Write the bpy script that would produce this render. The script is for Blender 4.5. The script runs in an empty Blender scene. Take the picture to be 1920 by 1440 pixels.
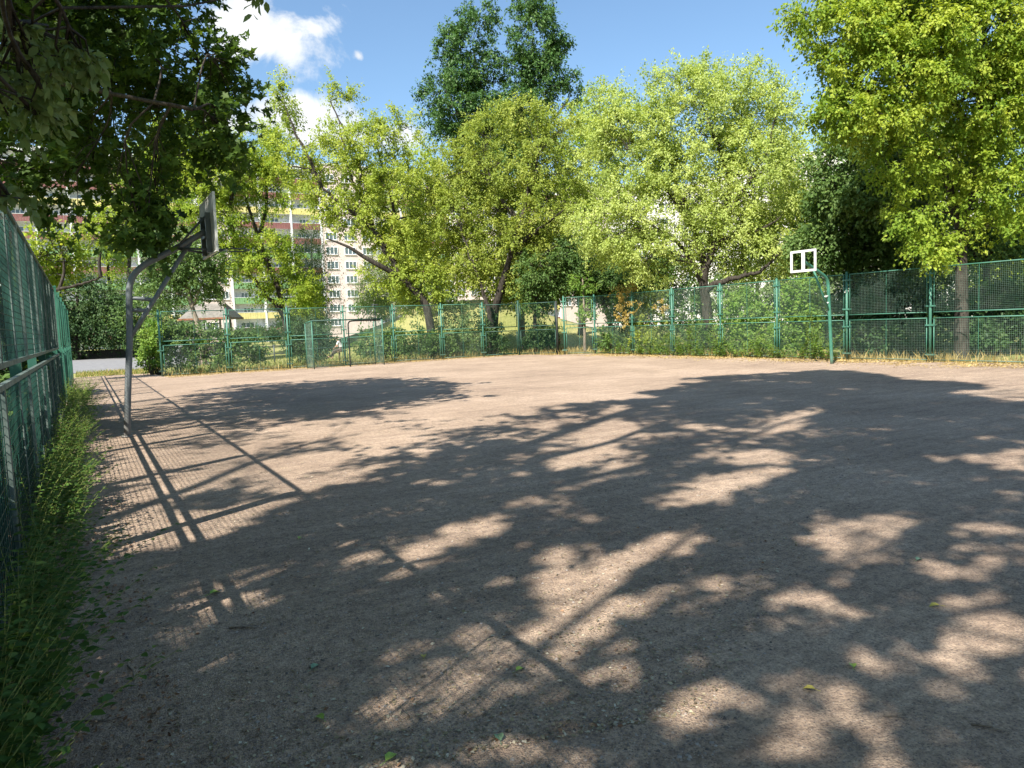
import bpy, bmesh, math, random
import numpy as np
from mathutils import Vector, Matrix

random.seed(7)
rng = np.random.default_rng(11)
scene = bpy.context.scene
C = scene.collection
PI = math.pi

# ------------------------------------------------------------------ camera, sky, sun, exposure
EYE = np.array([0.0, 0.0, 1.6])
FOC = 1381.0 / 1920.0                                   # focal length over sensor width
RIGHT = np.array([0.86343637, -0.50294384, -0.03905295])
DOWN = np.array([-0.07474053, -0.05098164, -0.99589895])
FWD = np.array([0.49889026, 0.86281421, -0.08160969])
cam_data = bpy.data.cameras.new('camera')
cam_data.sensor_width = 36.0
cam_data.lens = 36.0 * FOC
cam_data.clip_end = 1500.0
cam_data.clip_start = 0.05
cam = bpy.data.objects.new('camera', cam_data)
C.objects.link(cam)
cam.matrix_world = Matrix(((RIGHT[0], -DOWN[0], -FWD[0], EYE[0]),
                           (RIGHT[1], -DOWN[1], -FWD[1], EYE[1]),
                           (RIGHT[2], -DOWN[2], -FWD[2], EYE[2]), (0, 0, 0, 1)))
scene.camera = cam

SHIFT = np.array([0.82, 0.49, -1.0])                     # way the sunlight travels, per metre of height
SUN_TO = -SHIFT / np.linalg.norm(SHIFT)
SUN_EL = math.asin(SUN_TO[2])
SUN_ROT = math.atan2(SUN_TO[0], SUN_TO[1])
sun_data = bpy.data.lights.new('sun', 'SUN')
sun_data.energy = 5.0
sun_data.angle = math.radians(0.53)
sun_data.color = (1.0, 0.93, 0.82)
sun = bpy.data.objects.new('sun', sun_data)
C.objects.link(sun)
sun.rotation_euler = Vector(tuple(SHIFT)).to_track_quat('-Z', 'Y').to_euler()
sun.location = (-30, -20, 40)

scene.view_settings.view_transform = 'Standard'
scene.view_settings.look = 'None'
scene.view_settings.exposure = 1.13
scene.view_settings.gamma = 1.0
scene.view_settings.use_curve_mapping = False
scene.cycles.max_bounces = 10
scene.cycles.diffuse_bounces = 5
scene.cycles.glossy_bounces = 2
scene.cycles.transmission_bounces = 6
scene.cycles.caustics_reflective = False
scene.cycles.caustics_refractive = False


def PP(px, py, d):
    """point of the place seen at (px, py) of the 1920 x 1440 photograph, d metres deep"""
    return EYE + d * (RIGHT * ((px - 960) / 1381.0) + DOWN * ((py - 720) / 1381.0) + FWD)


def smooth01(t):
    t = min(1.0, max(0.0, t))
    return t * t * (3 - 2 * t)


def terrain(x, y):
    m = 3.7 * math.exp(-((x - 27) / 9.0) ** 2 - ((y - 53) / 8.5) ** 2)
    return m * smooth01((y - 36) / 8.0)


class NT:
    """small helper to write node trees"""
    def __init__(self, tree):
        self.t = tree
        tree.nodes.clear()

    def n(self, kind, props=None, **inputs):
        nd = self.t.nodes.new(kind)
        for k, v in (props or {}).items():
            setattr(nd, k, v)
        for k, v in inputs.items():
            key = int(k[1:]) if k[0] == '_' else k.replace('__', ' ')
            if isinstance(v, bpy.types.NodeSocket):
                self.t.links.new(v, nd.inputs[key])
            else:
                nd.inputs[key].default_value = v
        return nd

    def math(self, op, a, b=0.0, c=0.0, clamp=False):
        return self.n('ShaderNodeMath', {'operation': op, 'use_clamp': clamp}, _0=a, _1=b, _2=c).outputs[0]

    def ramp(self, fac, stops, interp='LINEAR'):
        nd = self.t.nodes.new('ShaderNodeValToRGB')
        nd.color_ramp.interpolation = interp
        el = nd.color_ramp.elements
        while len(el) < len(stops):
            el.new(0.5)
        for e, (p, c) in zip(el, stops):
            e.position = p
            e.color = (c[0], c[1], c[2], 1.0)
        self.t.links.new(fac, nd.inputs[0])
        return nd.outputs[0]

    def mix(self, fac, a, b, blend='MIX'):
        nd = self.t.nodes.new('ShaderNodeMix')
        nd.data_type = 'RGBA'
        nd.blend_type = blend
        for i, v in ((0, fac), (6, a), (7, b)):
            if isinstance(v, bpy.types.NodeSocket):
                self.t.links.new(v, nd.inputs[i])
            else:
                nd.inputs[i].default_value = v if i == 0 else (v[0], v[1], v[2], 1.0)
        return nd.outputs[2]


# ---- world: physical sky with a few fair-weather clouds
world = bpy.data.worlds.new('World')
scene.world = world
world.use_nodes = True
w = NT(world.node_tree)
SKY_STRENGTH = 0.09
sky = w.n('ShaderNodeTexSky', {'sky_type': 'NISHITA', 'sun_disc': False, 'sun_elevation': SUN_EL,
                               'sun_rotation': SUN_ROT, 'altitude': 50.0, 'air_density': 1.0,
                               'dust_density': 0.6, 'ozone_density': 2.0})
tc = w.n('ShaderNodeTexCoord')
direction = tc.outputs['Generated']
noise = w.n('ShaderNodeTexNoise', None, Vector=direction, Scale=9.0, Detail=10.0, Roughness=0.62, Distortion=0.25).outputs['Fac']
wob = w.math('MULTIPLY', w.math('SUBTRACT', noise, 0.5), 4.2)
mask = None


def unit(v):
    return v / np.linalg.norm(v)


def sky_dir(px, py):
    return unit(PP(px, py, 1.0) - EYE)


CLOUDS = [(sky_dir(520, 70), 0.090, 0.043, -0.10), (sky_dir(445, 20), 0.055, 0.04, 0.1), (sky_dir(672, 104), 0.012, 0.010, -0.8),
          (sky_dir(590, 55), 0.040, 0.018, 0.1),
          (sky_dir(550, 222), 0.085, 0.030, 0.0), (sky_dir(772, 258), 0.058, 0.028, 0.0), (sky_dir(400, 235), 0.05, 0.02, 0.0),
          (unit(np.array([-0.9, 0.5, 0.42])), 0.22, 0.09, 0.0), (unit(np.array([0.95, -0.2, 0.33])), 0.2, 0.08, 0.0),
          (unit(np.array([0.2, -0.9, 0.4])), 0.25, 0.1, 0.0), (unit(np.array([-0.7, -0.3, 0.9])), 0.14, 0.09, 0.0)]
for c, a, b, tilt in CLOUDS:
    t1 = unit(np.cross(c, np.array([0, 0, 1.0])))
    t2 = np.cross(t1, c)
    ta, tb = t1 * math.cos(tilt) + t2 * math.sin(tilt), t2 * math.cos(tilt) - t1 * math.sin(tilt)
    dots = []
    for v in (c, ta / a, tb / b):
        dots.append(w.n('ShaderNodeVectorMath', {'operation': 'DOT_PRODUCT'}, _0=direction, _1=tuple(v)).outputs['Value'])
    r2 = w.math('ADD', w.math('POWER', w.math('ABSOLUTE', dots[1]), 2.0), w.math('POWER', w.math('ABSOLUTE', dots[2]), 2.0))
    near = w.math('GREATER_THAN', dots[0], 0.3)
    val = w.math('MULTIPLY', w.math('ADD', w.math('SUBTRACT', 1.0, w.math('SQRT', r2)), w.math('MULTIPLY', wob, 1.0)), near)
    val = w.n('ShaderNodeMapRange', {'interpolation_type': 'SMOOTHSTEP', 'clamp': True}, Value=val,
              From__Min=-0.05, From__Max=0.65, To__Min=0.0, To__Max=1.0).outputs[0]
    mask = val if mask is None else w.math('MAXIMUM', mask, val)
grain = w.n('ShaderNodeTexNoise', None, Vector=direction, Scale=18.0, Detail=6.0).outputs['Fac']
cloud_col = w.ramp(grain, [(0.3, (4.3, 4.6, 5.0)), (0.65, (5.9, 6.0, 6.0))])
tint = w.mix(1.0, sky.outputs[0], (0.92, 1.04, 1.06), 'MULTIPLY')
col = w.mix(w.math('MULTIPLY', mask, 0.95), tint, cloud_col)
bg = w.n('ShaderNodeBackground', None, Color=col, Strength=SKY_STRENGTH)
w.n('ShaderNodeOutputWorld', None, Surface=bg.outputs[0])

# ------------------------------------------------------------------ object helpers


def tag(o, label=None, cat=None, group=None, kind=None):
    if label:
        o['label'] = label
    if cat:
        o['category'] = cat
    if group:
        o['group'] = group
    if kind:
        o['kind'] = kind
    return o


def thing(name, label, cat, loc=(0, 0, 0), rz=0.0, group=None):
    o = bpy.data.objects.new(name, None)
    o.empty_display_size = 0.3
    C.objects.link(o)
    o.location = loc
    o.rotation_euler = (0, 0, rz)
    return tag(o, label, cat, group)


class MB:
    """collects boxes, tubes and loose faces and links them as one mesh object"""
    def __init__(self):
        self.v, self.f = [], []

    def add(self, vs, fs):
        k = len(self.v)
        self.v.extend([tuple(map(float, p)) for p in vs])
        self.f.extend([tuple(i + k for i in q) for q in fs])
        return self

    def box(self, a, b):
        (x0, y0, z0), (x1, y1, z1) = a, b
        return self.add([(x0, y0, z0), (x1, y0, z0), (x1, y1, z0), (x0, y1, z0), (x0, y0, z1), (x1, y0, z1), (x1, y1, z1), (x0, y1, z1)],
                        [(0, 3, 2, 1), (4, 5, 6, 7), (0, 1, 5, 4), (1, 2, 6, 5), (2, 3, 7, 6), (3, 0, 4, 7)])

    def tube(self, pts, rad, n=8, caps=True, twist=0.0):
        pts = [np.array(p, float) for p in pts]
        if not hasattr(rad, '__len__'):
            rad = [rad] * len(pts)
        rings = []
        ref = None
        for i, p in enumerate(pts):
            a = pts[max(0, i - 1)]
            b = pts[min(len(pts) - 1, i + 1)]
            t = (b - a) / (np.linalg.norm(b - a) + 1e-9)
            if ref is None:
                ref = np.array([0, 0, 1.0]) if abs(t[2]) < 0.9 else np.array([1.0, 0, 0])
            u = ref - t * (ref @ t)
            u /= np.linalg.norm(u) + 1e-9
            v = np.cross(t, u)
            ref = u
            rings.append([p + rad[i] * (u * math.cos(twist + 2 * PI * k / n) + v * math.sin(twist + 2 * PI * k / n)) for k in range(n)])
        vs = [q for r in rings for q in r]
        fs = []
        for i in range(len(rings) - 1):
            for k in range(n):
                k2 = (k + 1) % n
                fs.append((i * n + k, i * n + k2, (i + 1) * n + k2, (i + 1) * n + k))
        if caps:
            fs.append(tuple(range(n - 1, -1, -1)))
            m = (len(rings) - 1) * n
            fs.append(tuple(m + k for k in range(n)))
        return self.add(vs, fs)

    def mesh(self, name, mat, smooth=False):
        me = bpy.data.meshes.new(name)
        me.from_pydata(self.v, [], self.f)
        if mat:
            me.materials.append(mat)
        if smooth:
            me.polygons.foreach_set('use_smooth', [True] * len(me.polygons))
        me.update()
        return me

    def build(self, name, mat, parent=None, smooth=False, loc=None):
        return link(name, self.mesh(name, mat, smooth), parent, loc)


def link(name, me, parent=None, loc=None, rz=0.0):
    o = bpy.data.objects.new(name, me)
    C.objects.link(o)
    o.parent = parent
    if loc is not None:
        o.location = loc
    o.rotation_euler = (0, 0, rz)
    return o


def np_mesh(name, V, F, mat, rnd=None, parent=None):
    """V (n,3) vertices, F (m,k) faces, rnd (n,) a random value carried per leaf"""
    me = bpy.data.meshes.new(name)
    V = np.ascontiguousarray(V, dtype=np.float32)
    F = np.ascontiguousarray(F, dtype=np.int32)
    m, k = F.shape
    me.vertices.add(len(V))
    me.vertices.foreach_set('co', V.ravel())
    me.loops.add(m * k)
    me.loops.foreach_set('vertex_index', F.ravel())
    me.polygons.add(m)
    me.polygons.foreach_set('loop_start', np.arange(0, m * k, k, dtype=np.int32))
    if rnd is not None:
        at = me.attributes.new('rnd', 'FLOAT', 'POINT')
        at.data.foreach_set('value', np.ascontiguousarray(rnd, dtype=np.float32))
    me.materials.append(mat)
    me.update(calc_edges=True)
    me.validate()
    return link(name, me, parent)


# ------------------------------------------------------------------ materials
def new_mat(name):
    m = bpy.data.materials.new(name)
    m.use_nodes = True
    return m, NT(m.node_tree)


def out(nt, shader, disp=None):
    o = nt.n('ShaderNodeOutputMaterial', None, Surface=shader)
    if disp is not None:
        nt.t.links.new(disp, o.inputs['Displacement'])


def leaf_mat(name, dark, mid, light, trans=0.38, rough=0.55, spec=0.25, twarm=(1.15, 1.1, 0.55)):
    m, nt = new_mat(name)
    r = nt.n('ShaderNodeAttribute', {'attribute_name': 'rnd'}).outputs['Fac']
    c = nt.ramp(r, [(0.0, dark), (0.5, mid), (1.0, light)])
    p = nt.n('ShaderNodeBsdfPrincipled', None, Base__Color=c, Roughness=rough)
    p.inputs['Specular IOR Level'].default_value = spec
    tcol = nt.mix(1.0, c, twarm, 'MULTIPLY')
    tr = nt.n('ShaderNodeBsdfTranslucent', None, Color=tcol)
    mx = nt.n('ShaderNodeMixShader', None, _0=trans, _1=p.outputs[0], _2=tr.outputs[0])
    out(nt, mx.outputs[0])
    return m


def noise_mat(name, c1, c2, scale=8.0, rough=0.8, bump=0.0, bscale=40.0, spec=0.3, stretch=(1, 1, 1), detail=6.0, bdist=0.01, lo=0.35, hi=0.65):
    m, nt = new_mat(name)
    co = nt.n('ShaderNodeTexCoord').outputs['Object']
    mp = nt.n('ShaderNodeMapping', None, Vector=co, Scale=stretch).outputs[0]
    f = nt.n('ShaderNodeTexNoise', None, Vector=mp, Scale=scale, Detail=detail, Roughness=0.6).outputs['Fac']
    c = nt.ramp(f, [(lo, c1), (hi, c2)])
    p = nt.n('ShaderNodeBsdfPrincipled', None, Base__Color=c, Roughness=rough)
    p.inputs['Specular IOR Level'].default_value = spec
    if bump:
        b = nt.n('ShaderNodeTexNoise', None, Vector=mp, Scale=bscale, Detail=5.0).outputs['Fac']
        bp = nt.n('ShaderNodeBump', None, Strength=bump, Distance=bdist, Height=b)
        nt.t.links.new(bp.outputs[0], p.inputs['Normal'])
    out(nt, p.outputs[0])
    return m


M = {}
M['elder'] = leaf_mat('leaf_box_elder', (0.17, 0.245, 0.035), (0.34, 0.43, 0.07), (0.5, 0.55, 0.12), 0.48)
M['elder_pale'] = leaf_mat('leaf_box_elder_pale', (0.24, 0.33, 0.07), (0.41, 0.5, 0.14), (0.55, 0.62, 0.22), 0.48)
M['elder_olive'] = leaf_mat('leaf_box_elder_olive', (0.16, 0.22, 0.035), (0.3, 0.375, 0.07), (0.45, 0.49, 0.12), 0.48)
M['elder_fresh'] = leaf_mat('leaf_box_elder_fresh', (0.1, 0.2, 0.022), (0.28, 0.385, 0.045), (0.47, 0.53, 0.085), 0.48)
M['spray'] = leaf_mat('leaf_spray', (0.09, 0.14, 0.04), (0.15, 0.21, 0.07), (0.23, 0.28, 0.11), 0.35)
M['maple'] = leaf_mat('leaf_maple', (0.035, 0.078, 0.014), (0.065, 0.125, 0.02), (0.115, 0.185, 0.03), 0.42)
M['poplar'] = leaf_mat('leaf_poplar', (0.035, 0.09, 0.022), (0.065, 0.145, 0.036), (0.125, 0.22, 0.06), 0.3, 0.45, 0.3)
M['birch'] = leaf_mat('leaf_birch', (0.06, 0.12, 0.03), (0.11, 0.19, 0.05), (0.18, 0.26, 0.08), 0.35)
M['willow'] = leaf_mat('leaf_willow', (0.09, 0.15, 0.045), (0.15, 0.22, 0.075), (0.23, 0.30, 0.12), 0.35)
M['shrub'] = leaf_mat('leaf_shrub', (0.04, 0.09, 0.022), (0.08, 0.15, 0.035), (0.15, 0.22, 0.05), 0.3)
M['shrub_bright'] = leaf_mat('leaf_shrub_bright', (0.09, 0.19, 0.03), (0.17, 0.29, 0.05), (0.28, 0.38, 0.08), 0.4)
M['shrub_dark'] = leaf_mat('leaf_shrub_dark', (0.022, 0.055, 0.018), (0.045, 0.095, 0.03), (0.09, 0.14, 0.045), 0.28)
M['weed'] = leaf_mat('leaf_weed', (0.04, 0.095, 0.02), (0.082, 0.165, 0.032), (0.17, 0.255, 0.055), 0.36)
M['gold'] = leaf_mat('blossom_gold', (0.34, 0.23, 0.05), (0.48, 0.35, 0.09), (0.58, 0.45, 0.14), 0.25)
M['blossom'] = leaf_mat('blossom_white', (0.55, 0.55, 0.45), (0.65, 0.65, 0.55), (0.75, 0.75, 0.65), 0.2)
M['dry'] = leaf_mat('dry_grass', (0.26, 0.19, 0.06), (0.40, 0.30, 0.11), (0.52, 0.42, 0.18), 0.2, twarm=(1.05, 1.0, 0.8))
M['grass'] = leaf_mat('green_grass', (0.09, 0.13, 0.025), (0.17, 0.21, 0.045), (0.32, 0.31, 0.09), 0.3)
M['litter'] = leaf_mat('brown_litter', (0.11, 0.055, 0.032), (0.25, 0.135, 0.075), (0.42, 0.28, 0.17), 0.1, twarm=(1, 1, 1))
M['fleck'] = leaf_mat('pale_fleck', (0.16, 0.13, 0.09), (0.30, 0.25, 0.15), (0.50, 0.46, 0.36), 0.1, twarm=(1, 1, 1))
M['samara'] = leaf_mat('yellow_seed', (0.34, 0.23, 0.09), (0.46, 0.345, 0.14), (0.58, 0.46, 0.24), 0.15, twarm=(1, 1, .8))
M['bark'] = noise_mat('bark', (0.022, 0.019, 0.016), (0.070, 0.060, 0.050), 14, 0.9, 0.9, 30, 0.15, (1, 1, 0.25), bdist=0.03)  # darkened so the colour carries the shade inside the crowns
M['bark_pale'] = noise_mat('bark_pale', (0.13, 0.10, 0.075), (0.30, 0.25, 0.20), 12, 0.9, 0.8, 30, 0.15, (1, 1, 0.25), bdist=0.03)
M['bark_birch'] = noise_mat('bark_birch', (0.08, 0.075, 0.07), (0.62, 0.60, 0.56), 5, 0.8, 0.3, 20, 0.2, (1, 1, 2.5), lo=0.38, hi=0.46)
M['green_paint'] = noise_mat('green_paint', (0.03, 0.15, 0.098), (0.06, 0.225, 0.15), 5, 0.42, 0.15, 60, 0.5, lo=0.3, hi=0.7)
M['green_pole'] = noise_mat('green_pole_paint', (0.03, 0.17, 0.105), (0.065, 0.27, 0.18), 3, 0.4, 0.1, 60, 0.5, lo=0.3, hi=0.7)
M['green_dark'] = noise_mat('dark_green_paint', (0.012, 0.045, 0.034), (0.022, 0.075, 0.055), 6, 0.5, 0.15, 60, 0.4)
M['rail_grey'] = noise_mat('weathered_rail', (0.05, 0.085, 0.075), (0.15, 0.19, 0.175), 9, 0.55, 0.2, 70, 0.45)
M['wire'] = noise_mat('wire_green', (0.08, 0.17, 0.125), (0.20, 0.28, 0.235), 3, 0.45, 0, 10, 0.5)
M['wire_near'] = noise_mat('wire_near_green', (0.008, 0.045, 0.035), (0.02, 0.075, 0.056), 3, 0.45, 0, 10, 0.5)  # green darkened so the wire colour carries the left fence shade
M['steel'] = noise_mat('galvanised_steel', (0.085, 0.10, 0.11), (0.155, 0.175, 0.185), 7, 0.48, 0.12, 50, 0.5, lo=0.3, hi=0.7)
M['steel_dark'] = noise_mat('dark_steel', (0.045, 0.055, 0.06), (0.085, 0.10, 0.105), 7, 0.5, 0.1, 50, 0.4)
M['board'] = noise_mat('board_back', (0.24, 0.24, 0.225), (0.36, 0.36, 0.335), 4, 0.6, 0.1, 40, 0.3)
M['board_edge'] = noise_mat('board_edge', (0.42, 0.43, 0.40), (0.62, 0.62, 0.58), 6, 0.6, 0, 40, 0.3)
M['white_metal'] = noise_mat('white_frame', (0.68, 0.68, 0.66), (0.82, 0.82, 0.80), 6, 0.5, 0, 40, 0.4)
M['black_metal'] = noise_mat('black_metal', (0.012, 0.016, 0.015), (0.028, 0.034, 0.032), 6, 0.5, 0, 40, 0.4)
M['rust'] = noise_mat('rusty_eave', (0.16, 0.06, 0.03), (0.28, 0.13, 0.07), 9, 0.8)
M['wood_grey'] = noise_mat('grey_wood', (0.24, 0.22, 0.19), (0.40, 0.37, 0.32), 6, 0.85, 0.3, 30, 0.2, (1, 1, 6))
M['wood_brown'] = noise_mat('brown_wood', (0.10, 0.06, 0.04), (0.19, 0.12, 0.08), 6, 0.85, 0.3, 30, 0.2, (1, 1, 6))
M['roof_grey'] = noise_mat('play_roof', (0.15, 0.14, 0.125), (0.24, 0.22, 0.20), 5, 0.7, 0.2)
M['slide'] = noise_mat('slide_steel', (0.38, 0.40, 0.41), (0.52, 0.54, 0.55), 3, 0.35, 0, 10, 0.6)
M['blue'] = noise_mat('blue_panel', (0.03, 0.09, 0.28), (0.05, 0.14, 0.40), 4, 0.5)
M['pink'] = noise_mat('pink_render', (0.60, 0.49, 0.46), (0.66, 0.55, 0.52), 1.2, 0.9, 0.05, 20, 0.15)
M['pale_grey'] = noise_mat('pale_render', (0.58, 0.56, 0.55), (0.66, 0.64, 0.63), 1.2, 0.9, 0.05, 20, 0.15)
M['white_wall'] = noise_mat('white_render', (0.62, 0.63, 0.64), (0.72, 0.73, 0.74), 1.0, 0.9)
M['red'] = noise_mat('red_parapet', (0.19, 0.085, 0.08), (0.25, 0.11, 0.105), 2, 0.7)
M['green_p'] = noise_mat('green_parapet', (0.15, 0.28, 0.13), (0.19, 0.34, 0.16), 2, 0.7)
M['yellow_p'] = noise_mat('yellow_parapet', (0.55, 0.48, 0.18), (0.64, 0.56, 0.24), 2, 0.7)
M['frame_white'] = noise_mat('window_frame_white', (0.70, 0.70, 0.70), (0.80, 0.80, 0.80), 2, 0.5)
M['kerb'] = noise_mat('dark_kerb', (0.05, 0.045, 0.045), (0.11, 0.10, 0.09), 9, 0.9, 0.3)
M['path'] = noise_mat('asphalt_path', (0.17, 0.17, 0.18), (0.25, 0.25, 0.255), 3, 0.9, 0.3, 80, 0.2)
M['skin'] = noise_mat('skin', (0.42, 0.24, 0.17), (0.50, 0.30, 0.22), 8, 0.6)
M['hair'] = noise_mat('hair', (0.03, 0.02, 0.014), (0.07, 0.05, 0.035), 20, 0.7)
M['shirt'] = noise_mat('white_shirt', (0.66, 0.66, 0.68), (0.76, 0.76, 0.78), 8, 0.9)
M['trousers'] = noise_mat('brown_trousers', (0.07, 0.05, 0.045), (0.12, 0.09, 0.08), 8, 0.9)
M['bin'] = noise_mat('bin_green', (0.015, 0.035, 0.03), (0.03, 0.06, 0.05), 8, 0.5)
M['red_bag'] = noise_mat('red_bag', (0.20, 0.03, 0.03), (0.30, 0.05, 0.04), 8, 0.6)


def paint_mat(name, c1, c2, wear, rust):
    m, nt = new_mat(name)
    co = nt.n('ShaderNodeNewGeometry').outputs['Position']
    f = nt.n('ShaderNodeTexNoise', None, Vector=co, Scale=3.0, Detail=5.0).outputs['Fac']
    c = nt.ramp(f, [(0.3, c1), (0.7, c2)])
    g = nt.n('ShaderNodeTexNoise', None, Vector=co, Scale=17.0, Detail=7.0, Roughness=0.7).outputs['Fac']
    c = nt.mix(nt.ramp(g, [(0.56, (0, 0, 0)), (0.66, (1, 1, 1))]), c, wear)
    h = nt.n('ShaderNodeTexNoise', None, Vector=co, Scale=9.0, Detail=8.0, Roughness=0.75).outputs['Fac']
    c = nt.mix(nt.ramp(h, [(0.63, (0, 0, 0)), (0.69, (1, 1, 1))]), c, rust)
    z = nt.n('ShaderNodeSeparateXYZ', None, Vector=co).outputs['Z']
    d = nt.math('MULTIPLY', nt.math('SUBTRACT', 0.5, z, clamp=True), nt.math('MULTIPLY', g, 2.0), clamp=True)
    c = nt.mix(d, c, (0.16, 0.13, 0.10))
    p = nt.n('ShaderNodeBsdfPrincipled', None, Base__Color=c, Roughness=0.5)
    p.inputs['Specular IOR Level'].default_value = 0.4
    out(nt, p.outputs[0])
    return m


M['green_paint'] = paint_mat('green_paint_worn', (0.032, 0.125, 0.086), (0.066, 0.195, 0.14), (0.11, 0.23, 0.18), (0.10, 0.065, 0.04))
M['green_pole'] = paint_mat('green_pole_worn', (0.03, 0.135, 0.09), (0.06, 0.215, 0.15), (0.10, 0.24, 0.18), (0.10, 0.065, 0.04))
M['green_left'] = paint_mat('green_post_shade_tone', (0.018, 0.085, 0.062), (0.035, 0.13, 0.095), (0.07, 0.16, 0.125), (0.07, 0.05, 0.035))  # darker copy of the green paint, shade put into the colour
M['white_metal'] = paint_mat('white_frame_worn', (0.60, 0.60, 0.58), (0.74, 0.74, 0.72), (0.46, 0.45, 0.42), (0.28, 0.22, 0.17))
M['steel'] = paint_mat('pole_steel_worn_shade_tone', (0.08, 0.095, 0.105), (0.145, 0.165, 0.175), (0.19, 0.205, 0.21), (0.07, 0.06, 0.05))  # grey darkened to stand for tree shade on the left pole


def glass_mat():
    m, nt = new_mat('window_glass')
    p = nt.n('ShaderNodeBsdfPrincipled', None, Base__Color=(0.09, 0.12, 0.13, 1), Roughness=0.06)
    p.inputs['Specular IOR Level'].default_value = 0.8
    out(nt, p.outputs[0])
    return m


M['glass'] = glass_mat()


def court_mat():
    m, nt = new_mat('cinder_court')
    pos = nt.n('ShaderNodeNewGeometry').outputs['Position']
    big = nt.n('ShaderNodeTexNoise', None, Vector=pos, Scale=0.35, Detail=5.0, Roughness=0.6).outputs['Fac']
    mid = nt.n('ShaderNodeTexNoise', None, Vector=pos, Scale=3.1, Detail=6.0, Roughness=0.65).outputs['Fac']
    fine = nt.n('ShaderNodeTexNoise', None, Vector=pos, Scale=60.0, Detail=6.0, Roughness=0.75).outputs['Fac']
    vor = nt.n('ShaderNodeTexVoronoi', {'feature': 'F1'}, Vector=pos, Scale=120.0, Randomness=1.0)
    vor2 = nt.n('ShaderNodeTexVoronoi', {'feature': 'F1'}, Vector=pos, Scale=42.0, Randomness=1.0)
    base = nt.ramp(big, [(0.3, (0.31, 0.232, 0.176)), (0.5, (0.425, 0.322, 0.24)), (0.70, (0.56, 0.432, 0.33))])
    base = nt.mix(nt.math('MULTIPLY', mid, 0.6), base, nt.ramp(mid, [(0.35, (0.265, 0.20, 0.155)), (0.7, (0.57, 0.44, 0.335))]))
    drag = nt.n('ShaderNodeMapping', None, Vector=pos, Scale=(0.5, 3.2, 1.0), Rotation=(0, 0, 0.5)).outputs[0]
    drag = nt.n('ShaderNodeTexNoise', None, Vector=drag, Scale=1.6, Detail=7.0, Roughness=0.7, Distortion=0.6).outputs['Fac']
    base = nt.mix(0.55, base, nt.ramp(drag, [(0.32, (0.62, 0.6, 0.6)), (0.52, (1.0, 1.0, 1.0)), (0.70, (1.28, 1.26, 1.22))]), 'MULTIPLY')
    clump = nt.n('ShaderNodeTexNoise', None, Vector=pos, Scale=16.0, Detail=5.0, Roughness=0.7).outputs['Fac']
    base = nt.mix(0.7, base, nt.ramp(clump, [(0.33, (0.46, 0.45, 0.47)), (0.55, (1.0, 1.0, 1.0)), (0.72, (1.22, 1.2, 1.16))]), 'MULTIPLY')
    grit = nt.ramp(fine, [(0.3, (0.34, 0.33, 0.36)), (0.5, (0.98, 0.98, 0.98)), (0.72, (1.6, 1.55, 1.5))])
    base = nt.mix(0.85, base, grit, 'MULTIPLY')
    # single pale and dark stones
    sep = nt.n('ShaderNodeSeparateColor', None, Color=vor.outputs['Color'])
    pale = nt.math('MULTIPLY', nt.math('GREATER_THAN', sep.outputs[0], 0.93), nt.math('LESS_THAN', vor.outputs['Distance'], 0.36))
    base = nt.mix(nt.math('MULTIPLY', pale, 0.75), base, (0.46, 0.42, 0.38))
    darks = nt.math('MULTIPLY', nt.math('GREATER_THAN', sep.outputs[1], 0.8), nt.math('LESS_THAN', vor.outputs['Distance'], 0.42))
    base = nt.mix(nt.math('MULTIPLY', darks, 0.6), base, (0.07, 0.06, 0.065))
    sep2 = nt.n('ShaderNodeSeparateColor', None, Color=vor2.outputs['Color'])
    clod = nt.math('MULTIPLY', nt.math('GREATER_THAN', sep2.outputs[2], 0.86), nt.math('LESS_THAN', vor2.outputs['Distance'], 0.3))
    base = nt.mix(nt.math('MULTIPLY', clod, 0.4), base, (0.12, 0.10, 0.10))
    p = nt.n('ShaderNodeBsdfPrincipled', None, Base__Color=base, Roughness=0.95)
    p.inputs['Specular IOR Level'].default_value = 0.15
    hsum = nt.math('ADD', nt.math('MULTIPLY', fine, 0.6), nt.math('MULTIPLY', mid, 1.2))
    hsum = nt.math('SUBTRACT', hsum, nt.math('MULTIPLY', vor.outputs['Distance'], 0.5))
    bp = nt.n('ShaderNodeBump', None, Strength=0.75, Distance=0.02, Height=hsum)
    nt.t.links.new(bp.outputs[0], p.inputs['Normal'])
    out(nt, p.outputs[0])
    return m


def meadow_mat():
    m, nt = new_mat('dry_meadow')
    pos = nt.n('ShaderNodeNewGeometry').outputs['Position']
    a = nt.n('ShaderNodeTexNoise', None, Vector=pos, Scale=0.12, Detail=6.0, Roughness=0.6).outputs['Fac']
    b = nt.n('ShaderNodeTexNoise', None, Vector=pos, Scale=6.0, Detail=6.0, Roughness=0.7).outputs['Fac']
    base = nt.ramp(a, [(0.35, (0.19, 0.215, 0.07)), (0.5, (0.29, 0.29, 0.115)), (0.68, (0.40, 0.35, 0.18))])
    base = nt.mix(0.7, base, nt.ramp(b, [(0.3, (0.55, 0.6, 0.5)), (0.7, (1.35, 1.3, 1.2))]), 'MULTIPLY')
    p = nt.n('ShaderNodeBsdfPrincipled', None, Base__Color=base, Roughness=0.95)
    p.inputs['Specular IOR Level'].default_value = 0.1
    bp = nt.n('ShaderNodeBump', None, Strength=0.6, Distance=0.06, Height=b)
    nt.t.links.new(bp.outputs[0], p.inputs['Normal'])
    out(nt, p.outputs[0])
    return m


M['court'] = court_mat()
M['meadow'] = meadow_mat()

# ------------------------------------------------------------------ ground
def sheet(name, poly, z, mat, label=None):
    mb = MB().add([(x, y, z) for x, y in poly], [tuple(range(len(poly)))])
    return tag(mb.build(name, mat), kind='structure')


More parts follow.
